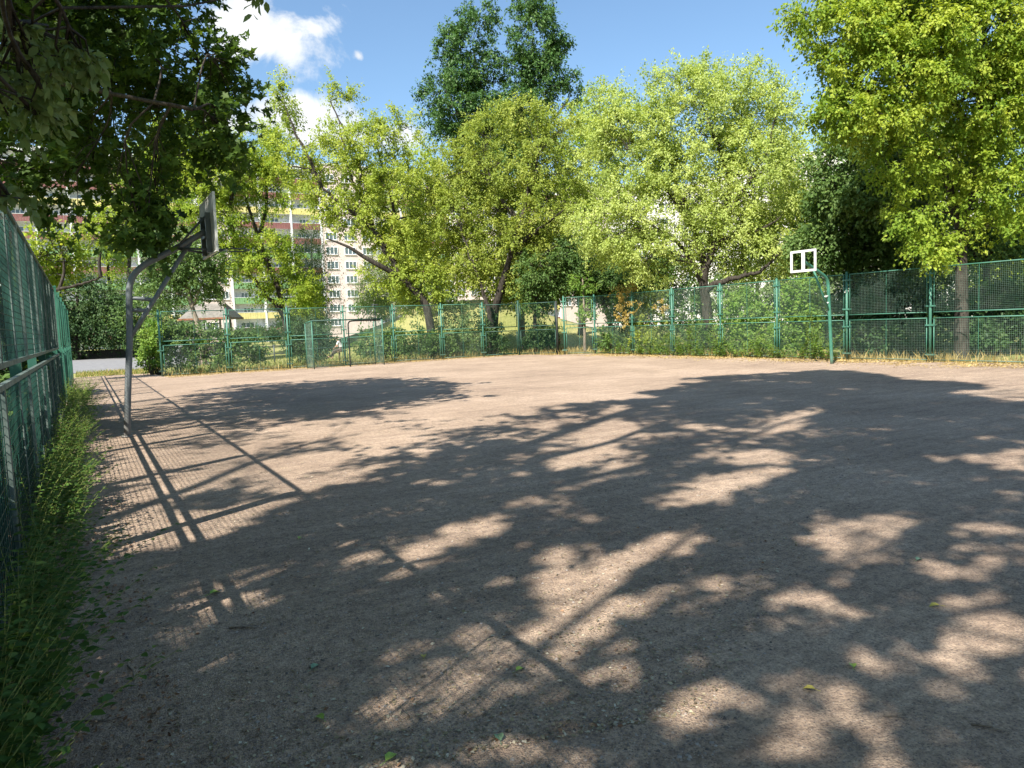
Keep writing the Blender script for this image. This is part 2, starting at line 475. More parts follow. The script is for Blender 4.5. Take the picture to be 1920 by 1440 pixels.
gx = np.concatenate([np.arange(-260, -30, 12.0), np.arange(-30, 80, 1.6), np.arange(80, 420, 12.0)])
gy = np.concatenate([np.arange(-200, 20, 12.0), np.arange(20, 90, 1.6), np.arange(90, 600, 14.0)])
GV = np.array([(x, y, terrain(x, y) - 0.03) for y in gy for x in gx])
nx, ny = len(gx), len(gy)
GF = np.array([(j * nx + i, j * nx + i + 1, (j + 1) * nx + i + 1, (j + 1) * nx + i) for j in range(ny - 1) for i in range(nx - 1)])
meadow = np_mesh('meadow', GV, GF, M['meadow'])
meadow.data.polygons.foreach_set('use_smooth', [True] * len(meadow.data.polygons))
tag(meadow, kind='structure')
sheet('court_ground', [(-0.75, -25), (21.6, -25), (21.6, 28.9), (20.2, 29.9), (19.3, 33.1), (2.75, 33.3), (2.6, 36.9), (0.5, 37.6), (-0.75, 37.2)], 0.0, M['court'])
sheet('path', [(-16, 43.5), (0.5, 42.6), (4.5, 43.6), (13, 46), (13, 72), (-16, 72)], -0.012, M['path'])
kerb = tag(MB().box((-14, 74, -0.1), (13, 74.4, 0.62)).build('kerb_wall', M['kerb']), 'low dark wall along the far side of the grey path', 'wall')
MB().box((-14.05, 73.95, 0.621), (13.05, 74.45, 0.70)).build('coping', M['kerb'], kerb)

# ------------------------------------------------------------------ apartment blocks
FH, Z0 = 2.78, 1.75                                       # storey height, floor of the lowest storey
NF = 11
FY = 143.0                                               # plane of the long facade
block = thing('apartment_block', 'long eleven storey pink apartment block with coloured balconies behind the trees', 'apartment block', (30, FY, 0))


def lpart(name, mb, mat, parent):
    """links a part whose points were written in world space"""
    o = mb.build(name, mat, parent)
    o.location = tuple(-parent.location)
    return o


pinks = [(-20.0, -10.0), (19.1, 24.4), (41.4, 52.4), (68.9, 79.9), (96.4, 122.0)]
bays = [(-10.0, 4.6 - 0.0, 3), (4.6, 19.1, 3), (24.4, 41.4, 3), (52.4, 68.9, 3), (79.9, 96.4, 3)]
for a, b in pinks:
    lpart('wall', MB().box((a, FY - 0.25, -1), (b, FY + 12, Z0 + NF * FH + 1.2)), M['pink'], block)
roofmb = MB()
for a, b, k in bays:
    roofmb.box((a + 0.01, FY - 0.1, Z0 + NF * FH), (b - 0.01, FY + 12.2, Z0 + NF * FH + 0.8))
for a, b in pinks:
    roofmb.box((a - 0.05, FY - 0.4, Z0 + NF * FH + 1.2), (b + 0.05, FY + 12.1, Z0 + NF * FH + 1.45))
lpart('roof', roofmb, M['white_wall'], block)
shell = MB()
edges = MB()
for a, b, k in bays:
    shell.box((a + 0.02, FY + 1.5, -1), (b - 0.02, FY + 11.9, Z0 + NF * FH - 0.01))
    for i in range(NF):
        z = Z0 + i * FH
        shell.box((a + 0.02, FY, z - 0.12), (b - 0.02, FY + 1.49, z + 0.06))
    for j in range(k + 1):
        x = a + (b - a) * j / k
        edges.box((x - 0.16, FY - 0.32, -0.5), (x + 0.16, FY + 1.48, Z0 + NF * FH + 0.3))
lpart('loggia_shell', shell, M['white_wall'], block)
lpart('party_wall', edges, M['white_wall'], block)
floor_mats = ['red', 'yellow_p', 'green_p', 'green_p', 'red', 'green_p', 'red', 'red', 'yellow_p', 'red', 'red']


def window_meshes(wd, ht, panes):
    fr = MB()
    t, d = 0.10, 0.10
    fr.box((-wd / 2, -d, 0), (wd / 2, 0, t)).box((-wd / 2, -d, ht - t), (wd / 2, 0, ht))
    fr.box((-wd / 2, -d, t), (-wd / 2 + t, 0, ht - t)).box((wd / 2 - t, -d, t), (wd / 2, 0, ht - t))
    for q in range(1, panes):
        x = -wd / 2 + wd * q / panes
        fr.box((x - 0.06, -d, t), (x + 0.06, 0, ht - t))
    fr.box((-wd / 2 - 0.06, -0.2, -0.07), (wd / 2 + 0.06, 0.0, -0.002))
    fm = fr.mesh('window', M['frame_white'])
    gm = MB().box((-wd / 2 + t, -0.03, t), (wd / 2 - t, -0.012, ht - t)).mesh('pane', M['glass'])
    return fm, gm


W_WIDE, W_SMALL, W_BAY = window_meshes(2.3, 1.45, 3), window_meshes(1.25, 1.45, 2), window_meshes(1.9, 1.4, 3)


def window(ms, parent, x, y, z, rz=0.0):
    p = parent.location
    o = link('window', ms[0], parent, (x - p[0], y - p[1], z - p[2]), rz)
    link('pane', ms[1], o)
    return o


def bay_meshes(wd):
    mesh = {}
    for k in ('red', 'green_p', 'yellow_p'):
        mb = MB()
        n = 12
        for q in range(n):                                # ribbed parapet boards
            x0, x1 = -wd / 2 + wd * q / n, -wd / 2 + wd * (q + 1) / n
            mb.box((x0 + 0.012, -0.22 - 0.02 * (q % 2), -0.15), (x1 - 0.012, -0.12, 1.0))
        mesh[k] = mb.mesh('balcony', M[k])
    rail = MB().box((-wd / 2, -0.26, 1.002), (wd / 2, -0.10, 1.06)).mesh('rail', M['frame_white'])
    return mesh, rail


for a, b, k in bays:
    wd = (b - a) / k - 0.36
    mesh, rail = bay_meshes(wd)
    for j in range(k):
        x = a + (b - a) * (j + 0.5) / k
        for i in range(NF):
            z = Z0 + i * FH
            o = link('balcony', mesh[floor_mats[i]], block, (x - 30, 0, z))
            link('rail', rail, o)
            if a < 70:
                window(W_BAY if (i * 7 + j * 3) % 4 else W_WIDE, block, x - 0.25 + 0.3 * ((i + j) % 2), FY + 1.498, z + 0.62)
for a, b in pinks:
    n = max(2, int((b - a) / 3.2))
    for j in range(n):
        x = a + (b - a) * (j + 0.5) / n
        for i in range(NF):
            if (x > 45 and (i < 1 or x > 105)) or x < -14:
                continue
            window(W_SMALL if (j == n - 1 and n == 2) else W_WIDE, block, x, FY - 0.252, Z0 + i * FH + 0.75)

grey = thing('apartment_block', 'pale grey apartment block half hidden behind the big box elder on the right', 'apartment block', (96, 92, 0))
gm = MB().box((96, 55, -1), (108, 124, 25))
lpart('wall', gm, M['pale_grey'], grey)
gr = MB().box((95.8, 54.8, 25.0), (108.2, 124.2, 25.4))
lpart('roof', gr, M['white_wall'], grey)
for j in range(10):
    for i in range(8):
        if (j in (0, 9)) and i < 3:
            continue
        window(W_WIDE, grey, 95.998, 59 + j * 6.8, 2.2 + i * 2.78, -PI / 2)

# ------------------------------------------------------------------ fences


def wires(A, B, z0, z1, step, r, plane_n):
    """woven square mesh between two points on the ground and two heights, as thin three-sided rods"""
    A, B = np.array(A, float), np.array(B, float)
    L = np.linalg.norm(B - A)
    t = (B - A) / L
    n = np.array(plane_n, float)
    P, Q, U, W = [], [], [], []
    k = int(L / step)
    for i in range(1, k + 1):
        s = L * i / (k + 1)
        o = A + t * s + n * r * (1 if i % 2 else -1) * 0.6
        P.append((o[0], o[1], z0)); Q.append((o[0], o[1], z1)); U.append((t[0], t[1], 0)); W.append((n[0], n[1], 0))
    m = int((z1 - z0) / step)
    for i in range(1, m + 1):
        z = z0 + (z1 - z0) * i / (m + 1)
        o = n * r * (-1 if i % 2 else 1) * 0.6
        P.append((A[0] + o[0], A[1] + o[1], z)); Q.append((B[0] + o[0], B[1] + o[1], z)); U.append((0, 0, 1)); W.append((n[0], n[1], 0))
    P, Q, U, W = map(np.array, (P, Q, U, W))
    V, F = [], []
    for E_ in (P, Q):
        for a in range(3):
            an = 2 * PI * a / 3
            V.append(E_ + r * (math.cos(an) * U + math.sin(an) * W))
    V = np.stack(V, 1).reshape(-1, 3)
    k = np.arange(len(P))[:, None] * 6
    F = np.concatenate([k + np.array([a, (a + 1) % 3, 3 + (a + 1) % 3, 3 + a]) for a in range(3)], 0)
    return V, F


def panel(root, A, B, z0, z1, fr, mat, wmat, nrm, step=0.05, wr=0.0017, flat=False, label=None):
    A, B = np.array(A, float), np.array(B, float)
    o3 = np.array(root.location)
    a3 = lambda p, z: np.array([p[0], p[1], z]) - o3
    mb = MB()
    t = (B - A) / np.linalg.norm(B - A)
    n = 4 if flat else 8
    tw = PI / 4 if flat else 0
    e = fr * 0.72 if flat else fr
    for z in (z0 + fr, z1 - fr):
        mb.tube([a3(A, z), a3(B, z)], fr * (1.41 if flat else 1), n, twist=tw)
    for p in (A + t * fr, B - t * fr):
        mb.tube([a3(p, z0 + 2 * fr + 0.001), a3(p, z1 - 2 * fr - 0.001)], fr * (1.41 if flat else 1) * 0.98, n, twist=tw)
    f = mb.build('panel_frame', mat, root, smooth=not flat)
    if label:
        f['label'] = label
    V, F = wires(A + t * 2 * fr, B - t * 2 * fr, z0 + 2 * fr, z1 - 2 * fr, step, wr, nrm)
    np_mesh('wire_mesh', V - o3, F, wmat, None, f)
    mid = (A + B) / 2
    st = MB().tube([a3(mid, z0 + 2 * fr) + np.array([nrm[0], nrm[1], 0]) * 0.012, a3(mid, z1 - 2 * fr) + np.array([nrm[0], nrm[1], 0]) * 0.012], 0.007, 5)
    st.build('stiffener', mat, f)
    return f


def clamp_mesh(wd, mat):
    return MB().box((-wd, -0.055, -0.022), (wd, 0.055, 0.022)).mesh('clamp', mat)


def fence(name, label, pts, T, lo, hi, mat, wmat, post_r=0.040, fr=0.017, gap=0.09, last_post=True, first_post=True):
    """posts at pts, an upper and a lower framed mesh panel between each two"""
    pts = [np.array(p, float) for p in pts]
    root = thing(name, label, 'fence', (pts[0][0], pts[0][1], 0))
    pm = MB().tube([(0, 0, -0.05), (0, 0, T + 0.05)], post_r, 10).tube([(0, 0, T + 0.051), (0, 0, T + 0.075)], [post_r * 1.12, post_r * 0.6], 10).mesh('post', mat, True)
    cm = clamp_mesh(gap + 2 * fr, mat)
    for i, p in enumerate(pts):
        q = pts[min(i + 1, len(pts) - 1)] - pts[max(i - 1, 0)]
        a = math.atan2(q[1], q[0])
        if (i == len(pts) - 1 and not last_post) or (i == 0 and not first_post):
            continue
        po = link('post', pm, root, (p[0] - pts[0][0], p[1] - pts[0][1], 0), a)
        for z in (0.22, lo - 0.22, hi + 0.2, T - 0.2):
            link('clamp', cm, po, (0, 0, z))
    for i in range(len(pts) - 1):
        A, B = pts[i], pts[i + 1]
        t = (B - A) / np.linalg.norm(B - A)
        nrm = (t[1], -t[0])
        panel(root, A + t * gap, B - t * gap, 0.05, lo, fr, mat, wmat, nrm)
        panel(root, A + t * gap, B - t * gap, hi, T, fr, mat, wmat, nrm)
    return root


back_pts = [(2.72, 33.25), (5.33, 33.2), (7.85, 33.15), (10.36, 33.1), (12.72, 33.0), (15.15, 32.85), (17.35, 32.7)]
fence('mesh_fence', 'green wire mesh fence along the back of the court behind the small goal', back_pts, 2.66, 1.28, 1.42, M['green_paint'], M['wire'])
gate = thing('gate', 'dark green double mesh gate in the far corner of the court', 'gate', (17.5, 32.6, 0))
for A, B in (((17.46, 32.66), (19.05, 32.2)), ((19.2, 32.15), (20.12, 30.3))):
    t = unit(np.array(B) - np.array(A))
    panel(gate, A, B, 0.06, 1.26, 0.022, M['green_dark'], M['wire_near'], (t[1], -t[0]))
    panel(gate, A, B, 1.42, 2.6, 0.022, M['green_dark'], M['wire_near'], (t[1], -t[0]))
MB().tube([(1.62, -0.43, -0.05), (1.62, -0.43, 2.75)], 0.05, 10).build('post', M['green_dark'], gate, True)
MB().tube([(2.66, -2.38, -0.05), (2.64, -2.36, 2.62)], 0.06, 10).build('post', M['black_metal'], gate, True)

right_pts = [(20.25, 29.75), (21.3, 28.7), (21.4, 26.0), (21.4, 23.4), (21.4, 20.7), (21.4, 18.0), (21.4, 15.22), (21.4, 12.5), (21.4, 9.8), (21.4, 7.1), (21.4, 4.4)]
fence('mesh_fence', 'green wire mesh fence down the right side behind the white basketball frame', right_pts, 2.77, 1.30, 1.44, M['green_paint'], M['wire'])

# the near fence on the left: flat weathered rails, broad posts behind, seen almost edge-on
lf = thing('mesh_fence', 'tall green mesh fence with shade-darkened paint close on the left beside the weeds', 'fence', (-0.49, 3.3, 0))
ys = [-4.85, -2.13, 0.6, 3.3, 6.05, 8.8, 11.55, 14.3, 17.05, 19.8]
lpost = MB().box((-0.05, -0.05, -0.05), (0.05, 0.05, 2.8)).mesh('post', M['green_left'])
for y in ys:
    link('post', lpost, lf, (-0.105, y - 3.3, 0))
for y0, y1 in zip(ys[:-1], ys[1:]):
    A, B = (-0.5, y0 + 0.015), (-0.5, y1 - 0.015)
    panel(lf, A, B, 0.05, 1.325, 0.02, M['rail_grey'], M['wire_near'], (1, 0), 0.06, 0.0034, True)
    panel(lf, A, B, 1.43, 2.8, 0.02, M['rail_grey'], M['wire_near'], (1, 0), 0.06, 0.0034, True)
lf2 = thing('mesh_fence', 'light green mesh fence at the far end of the left side beside the path', 'fence', (-0.5, 20.1, 0))
ys2 = [20.1, 22.8, 25.5, 28.2, 30.9, 33.6, 36.3]
lpost2 = MB().box((-0.055, -0.055, -0.05), (0.055, 0.055, 2.84)).box((-0.06, -0.06, 2.84), (0.06, 0.06, 2.88)).mesh('post', M['green_pole'])
for y in ys2:
    link('post', lpost2, lf2, (0.0, y - 20.1, 0))
for y0, y1 in zip(ys2[:-1], ys2[1:]):
    A, B = (-0.5, y0 + 0.08), (-0.5, y1 - 0.08)
    panel(lf2, A, B, 0.05, 1.34, 0.02, M['green_paint'], M['wire'], (1, 0), 0.05, 0.0018)
    panel(lf2, A, B, 1.46, 2.8, 0.02, M['green_paint'], M['wire'], (1, 0), 0.05, 0.0018)

# ------------------------------------------------------------------ basketball stands


def curve(pts, n=6):
    """Catmull-Rom through points"""
    p = [np.array(q, float) for q in pts]
    p = [2 * p[0] - p[1]] + p + [2 * p[-1] - p[-2]]
    o = []
    for i in range(1, len(p) - 2):
        for k in range(n):
            t = k / n
            o.append(0.5 * ((2 * p[i]) + (-p[i - 1] + p[i + 1]) * t + (2 * p[i - 1] - 5 * p[i] + 4 * p[i + 1] - p[i + 2]) * t ** 2
                            + (-p[i - 1] + 3 * p[i] - 3 * p[i + 1] + p[i + 2]) * t ** 3))
    o.append(p[-2])
    return o


hoop = thing('basketball_hoop', 'grey steel basketball stand on the left with backboard seen from behind', 'basketball hoop', (0.505, 13.47, 0))
o = (0.505, 13.47)
sh = lambda x, z, y=13.47: (x - o[0], y - o[1], z)
mast = curve([sh(.505, -0.05), sh(.56, 0.6), sh(.62, 1.2), sh(.67, 1.7), sh(.70, 2.25), sh(.725, 2.45), sh(.80, 2.63), sh(.98, 2.80), sh(1.25, 2.95), sh(1.6, 3.15), sh(1.93, 3.36)], 5)
MB().tube(mast, 0.050, 14).tube([sh(.505, 0.0), sh(.507, 0.03)], 0.085, 14).build('mast', M['steel'], hoop, True)
MB().tube([sh(.66, 1.60), sh(1.0, 2.12), sh(1.70, 3.20)], 0.036, 10).build('brace', M['steel'], hoop, True)
MB().tube([sh(.705, 2.26), sh(1.05, 2.22)], 0.030, 8).build('rung', M['steel'], hoop, True)
MB().tube([sh(.69, 2.06), sh(.94, 2.05)], 0.030, 8).build('rung', M['steel'], hoop, True)
BX = 1.99
bb = MB().box(sh(BX - 0.022, 2.97, 12.72), sh(BX, 3.87, 14.22)).build('backboard', M['board'], hoop)
rim_b = MB().box(sh(BX - 0.03, 2.95, 12.70), sh(BX + 0.008, 2.969, 14.24)).box(sh(BX - 0.03, 3.871, 12.70), sh(BX + 0.008, 3.89, 14.24))
rim_b.box(sh(BX - 0.03, 2.97, 12.70), sh(BX + 0.008, 3.87, 12.719)).box(sh(BX - 0.03, 2.97, 14.221), sh(BX + 0.008, 3.87, 14.24))
rim_b.build('board_edge', M['board_edge'], bb)
for y in (13.12, 13.70):
    MB().box(sh(BX - 0.10, 2.97, y), sh(BX - 0.0235, 3.62, y + 0.09)).build('channel', M['steel_dark'], bb)
MB().box(sh(BX - 0.09, 3.24, 13.23), sh(BX - 0.03, 3.32, 13.68)).build('channel', M['steel_dark'], bb)
for y, z in ((13.16, 3.60), (13.74, 3.60), (13.16, 3.02), (13.74, 3.02)):
    MB().tube([sh(1.45, 3.06, 13.47 + 0.04 * (1 if y > 13.4 else -1)), sh(BX - 0.06, z, y)], 0.018, 6).build('stay', M['steel_dark'], hoop, True)
ring = [sh(BX + 0.18 + 0.225 * (1 - math.cos(a)), 3.05, 13.47 + 0.225 * math.sin(a)) for a in np.linspace(0, 2 * PI, 25)]
rim = MB().tube(ring, 0.010, 6, caps=False)
rim.tube([sh(BX, 3.05, 13.40), sh(BX + 0.19, 3.05, 13.42)], 0.012, 6).tube([sh(BX, 3.05, 13.54), sh(BX + 0.19, 3.05, 13.52)], 0.012, 6)
rim.tube([sh(BX, 2.93, 13.47), sh(BX + 0.19, 3.04, 13.47)], 0.010, 6).box(sh(BX + 0.001, 2.96, 13.37), sh(BX + 0.012, 3.10, 13.57))
rim.build('rim', M['steel_dark'], hoop, True)

hoop2 = thing('basketball_hoop', 'green basketball pole by the right fence with an empty white backboard frame', 'basketball hoop', (19.67, 14.5, 0))
o2 = (19.67, 14.5)
s2 = lambda x, z, y=14.5: (x - o2[0], y - o2[1], z)
mast = curve([s2(19.67, -0.05), s2(19.60, 1.0), s2(19.54, 1.9), s2(19.515, 2.3), s2(19.48, 2.48), s2(19.38, 2.62), s2(19.1, 2.77), s2(18.74, 2.93), s2(18.36, 3.10)], 5)
MB().tube(mast, 0.049, 12).build('mast', M['green_pole'], hoop2, True)
MB().tube([s2(19.54, 1.62), s2(19.2, 2.18), s2(18.82, 2.86)], 0.032, 8).build('brace', M['green_pole'], hoop2, True)
MB().tube([s2(19.53, 2.06), s2(19.28, 2.03)], 0.026, 8).build('rung', M['white_metal'], hoop2, True)
MB().tube([s2(19.54, 1.86), s2(19.40, 1.84)], 0.026, 8).build('rung', M['white_metal'], hoop2, True)
fx, y0, y1, z0, z1, t = 18.3, 13.98, 14.86, 2.77, 3.40, 0.065
ff = MB().box(s2(fx - 0.03, z0, y0), s2(fx, z0 + t, y1)).box(s2(fx - 0.03, z1 - t, y0), s2(fx, z1, y1))
ff.box(s2(fx - 0.03, z0 + t + .0005, y0), s2(fx, z1 - t - .0005, y0 + t)).box(s2(fx - 0.03, z0 + t + .0005, y1 - t), s2(fx, z1 - t - .0005, y1))
ff.box(s2(fx - 0.03, z0 + t + .0005, 14.37), s2(fx, z1 - t - .0005, 14.47))
ff.build('backboard_frame', M['white_metal'], hoop2)
MB().box(s2(fx + 0.002, 2.95, 14.36), s2(fx + 0.03, 3.2, 14.48)).build('mount_plate', M['green_dark'], hoop2)

# ------------------------------------------------------------------ goal, bin, rails, play tower, lamp, person
goal = thing('football_goal', 'small green football goal with mesh sides in front of the back fence', 'football goal', (8.4, 31.3, 0))
g = lambda x, y, z: (x - 8.4, y - 31.3, z)
gw0, gw1, gy0, gy1, gh = 8.42, 11.55, 31.3, 32.4, 2.02
mb = MB().tube([g(gw0, gy0, -0.02), g(gw0, gy0, gh)], 0.028, 8).build('post', M['green_paint'], goal, True)
MB().tube([g(gw1, gy0, -0.02), g(gw1, gy0, gh)], 0.028, 8).build('post', M['green_paint'], goal, True)
MB().tube([g(gw0 - 0.028, gy0, gh + 0.028), g(gw1 + 0.028, gy0, gh + 0.028)], 0.028, 8).build('crossbar', M['green_dark'], goal, True)
for x in (gw0, gw1):
    MB().tube([g(x, gy1, -0.02), g(x, gy1, gh - 0.05)], 0.022, 8).tube([g(x, gy1, gh - 0.05), g(x, gy0 + 0.03, gh + 0.02)], 0.022, 8).build('back_frame', M['green_paint'], goal, True)
    V, F = wires((x, gy0 + 0.03), (x, gy1 - 0.03), 0.06, gh - 0.03, 0.05, 0.0028, (1, 0))
    np_mesh('side_mesh', V - np.array([8.4, 31.3, 0]), F, M['wire'], None, goal)
    for z in (0.55, 0.85):
        MB().tube([g(x, gy0 + 0.03, z), g(x, gy1 - 0.03, z)], 0.012, 6).build('rung', M['wire'], goal, True)
V, F = wires((gw0, gy1), (gw1, gy1), 0.06, gh - 0.08, 0.05, 0.0018, (0, -1))
np_mesh('back_mesh', V - np.array([8.4, 31.3, 0]), F, M['wire'], None, goal)
MB().tube([g(gw0, gy1, 0.04), g(gw1, gy1, 0.04)], 0.02, 8).tube([g(gw0, gy1, 0.85), g(gw1, gy1, 0.85)], 0.014, 8).build('back_rail', M['green_dark'], goal, True)
hoopbar = curve([g(10.02, 31.36, -0.02), g(10.02, 31.36, 1.0), g(10.02, 31.36, 1.78), g(10.06, 31.37, 1.92), g(10.18, 31.38, 1.985), g(10.8, 31.36, 1.99), g(11.5, 31.34, 1.99)], 5)
MB().tube(hoopbar, 0.03, 8).build('inner_frame', M['black_metal'], goal, True)

bn = thing('litter_bin', 'dark litter bin with a red bag behind the gate', 'litter bin', (22.9, 34.6, 0))
MB().box((-0.17, -0.17, 0.28), (0.17, 0.17, 0.86)).box((-0.19, -0.19, 0.861), (0.19, 0.19, 0.90)).build('bin_body', M['bin'], bn)
MB().tube([(0, 0, -0.05), (0, 0, 0.279)], 0.035, 8).build('post', M['black_metal'], bn, True)
MB().tube([(0.27, 0, 0.32), (0.28, 0.02, 0.5), (0.26, 0, 0.74), (0.24, 0, 0.84)], [0.04, 0.10, 0.095, 0.03], 9).build('bag', M['red_bag'], bn, True)

rl = thing('low_railing', 'low grey metal railing on the grass behind the left hedge', 'railing', (8.7, 40.0, 0))
for x in (-1.3, 0.0, 1.3):
    MB().tube([(x, 0, -0.05), (x, 0, 0.98)], 0.035, 8).build('post', M['steel_dark'], rl, True)
for z in (0.5, 0.92):
    MB().tube([(-1.3, 0, z), (1.3, 0, z)], 0.022, 8).build('rail', M['steel_dark'], rl, True)

pb = PP(400, 640, 50)
tw = thing('play_tower', 'wooden climbing tower with pitched roof and slide beyond the left hedge', 'play tower', (pb[0], pb[1], 0), math.radians(-30))
for x in (-0.9, 0.9):
    for y in (-0.9, 0.9):
        MB().tube([(x * 1.05, y * 1.05, -0.05), (x, y, 2.9)], 0.07, 8).build('post', M['wood_grey'] if x < 0 else M['wood_brown'], tw, True)
MB().box((-1.0, -1.0, 1.25), (1.0, 1.0, 1.37)).build('platform', M['wood_brown'], tw)
rf = MB().add([(-1.6, -1.5, 2.75), (1.6, -1.5, 2.75), (1.6, 1.5, 2.75), (-1.6, 1.5, 2.75), (-1.0, 0, 3.75), (1.0, 0, 3.75)],
              [(0, 1, 5, 4), (1, 2, 5), (2, 3, 4, 5), (3, 0, 4)])
rf.add([(-1.6, -1.5, 2.66), (1.6, -1.5, 2.66), (1.6, 1.5, 2.66), (-1.6, 1.5, 2.66)], [(0, 3, 2, 1)])
rfo = rf.build('roof', M['roof_grey'], tw)
MB().box((-1.62, -1.52, 2.655), (1.62, -1.47, 2.77)).box((-1.62, 1.47, 2.655), (1.62, 1.52, 2.77)).box((1.57, -1.46, 2.655), (1.62, 1.46, 2.77)).box((-1.62, -1.46, 2.655), (-1.57, 1.46, 2.77)).build('eave_board', M['rust'], rfo)
MB().box((-1.06, -0.7, 1.38), (-1.0, -0.05, 2.1)).build('panel', M['blue'], tw)
MB().box((-0.6, -1.06, 1.38), (0.2, -1.0, 1.95)).build('panel', M['wood_grey'], tw)
MB().add([(-1.0, 0.0, 1.40), (-1.0, 0.6, 1.40), (-3.3, 0.6, 0.25), (-3.3, 0.0, 0.25), (-1.0, -0.05, 1.75), (-3.3, -0.05, 0.55), (-1.0, 0.65, 1.75), (-3.3, 0.65, 0.55), (-4.0, 0.6, 0.22), (-4.0, 0.0, 0.22)],
         [(0, 1, 2, 3), (0, 3, 5, 4), (1, 6, 7, 2), (3, 2, 8, 9)]).build('slide', M['slide'], tw)
MB().tube([(1.0, -0.5, 1.3), (1.9, -0.5, -0.05)], 0.035, 6).tube([(1.0, 0.3, 1.3), (1.9, 0.3, -0.05)], 0.035, 6).tube([(1.3, -0.5, 0.85), (1.3, 0.3, 0.85)], 0.025, 6).tube([(1.6, -0.5, 0.42), (1.6, 0.3, 0.42)], 0.025, 6).build('ladder', M['wood_brown'], tw, True)

lp = PP(704, 600, 56)
lz = terrain(lp[0], lp[1])
lamp = thing('street_lamp', 'slim pale lamp post with a flat head on the grassy mound', 'street lamp', (lp[0], lp[1], lz))
MB().tube([(0, 0, -0.1), (0, 0, 1.6)], [0.06, 0.045], 8).build('pole', M['steel'], lamp, True)
MB().tube([(0, 0, 1.601), (0, 0, 1.64)], [0.1, 0.34], 12).tube([(0, 0, 1.641), (0, 0, 1.70)], [0.36, 0.22], 12).build('lamp_head', M['steel'], lamp, True)


def skin_mesh(joints, bones, name, mat, parent, levels=1, root=0):
    """one continuous limbed surface grown round a skeleton of (point, radius) joints"""
    me = bpy.data.meshes.new(name)
    me.from_pydata([j[0] for j in joints], bones, [])
    ob = bpy.data.objects.new(name, me)
    C.objects.link(ob)
    ob.modifiers.new('skin', 'SKIN').use_smooth_shade = True
    ss = ob.modifiers.new('sub', 'SUBSURF')
    ss.levels = ss.render_levels = levels
    for i, j in enumerate(joints):
        sv = me.skin_vertices[0].data[i]
        r = j[1]
        sv.radius = r if hasattr(r, '__len__') else (r, r)
        sv.use_root = (i == root)
    dg = bpy.context.evaluated_depsgraph_get()
    new = bpy.data.meshes.new_from_object(ob.evaluated_get(dg))
    bpy.data.objects.remove(ob)
    new.name = name
    new.materials.clear()
    new.materials.append(mat)
    new.polygons.foreach_set('use_smooth', [True] * len(new.polygons))
    return link(name, new, parent)


pp = PP(641, 660, 41.5)
beam = thing('wooden_rail', 'low wooden rail the person in white is perched on', 'rail', (pp[0], pp[1], 0), math.radians(150))
for y in (-0.65, 0.65):
    MB().tube([(0, y, -0.05), (0, y, 0.40)], 0.05, 8).build('post', M['wood_brown'], beam, True)
MB().box((-0.09, -0.85, 0.401), (0.09, 0.85, 0.47)).build('beam', M['wood_brown'], beam)
person = thing('person', 'person in a white t-shirt and brown trousers perched leaning forward beyond the goal', 'person', (pp[0], pp[1], 0), math.radians(150))
hip, chest, neck, head = (0, 0, .56), (.12, 0, .86), (.20, 0, 1.02), (.27, 0, 1.16)
J = [(hip, (.14, .11)), ((.05, 0, .70), (.12, .10)), (chest, (.135, .10)), (neck, .052), ((.235, 0, 1.09), .06), (head, (.085, .095)), ((.285, 0, 1.225), (.06, .07))]
Bn = [(0, 1), (1, 2), (2, 3), (3, 4), (4, 5), (5, 6)]
for s in (1, -1):
    k = len(J)
    J += [((.14, .17 * s, .93), .055), ((.26, .20 * s, .70), .042), ((.44, .15 * s, .60), .034), ((.50, .13 * s, .585), (.030, .02))]
    Bn += [(2, k), (k, k + 1), (k + 1, k + 2), (k + 2, k + 3)]
    for q, (dy, ln) in enumerate(((-.028, .07), (-.010, .085), (.010, .08), (.028, .062))):
        m = len(J)
        J += [((.54, .13 * s + dy, .58), .009), ((.54 + ln * .6, .13 * s + dy * 1.1, .565), .008), ((.54 + ln, .13 * s + dy * 1.1, .54), .007)]
        Bn += [(k + 3, m), (m, m + 1), (m + 1, m + 2)]
    m = len(J)
    J += [((.50, .13 * s - .035 * s, .575), .010), ((.53, .13 * s - .055 * s, .55), .009)]
    Bn += [(k + 3, m), (m, m + 1)]
    m = len(J)
    if s > 0:
        J += [((.06, .10, .53), .085), ((.46, .13, .47), .060), ((.50, .13, .10), .042), ((.62, .13, .04), (.04, .028))]
    else:
        J += [((.06, -.10, .53), .085), ((.44, -.15, .36), .060), ((.80, -.16, .12), .042), ((.90, -.16, .07), (.035, .045))]
    Bn += [(0, m), (m, m + 1), (m + 1, m + 2), (m + 2, m + 3)]
body = skin_mesh(J, Bn, 'body', M['skin'], person, 2)
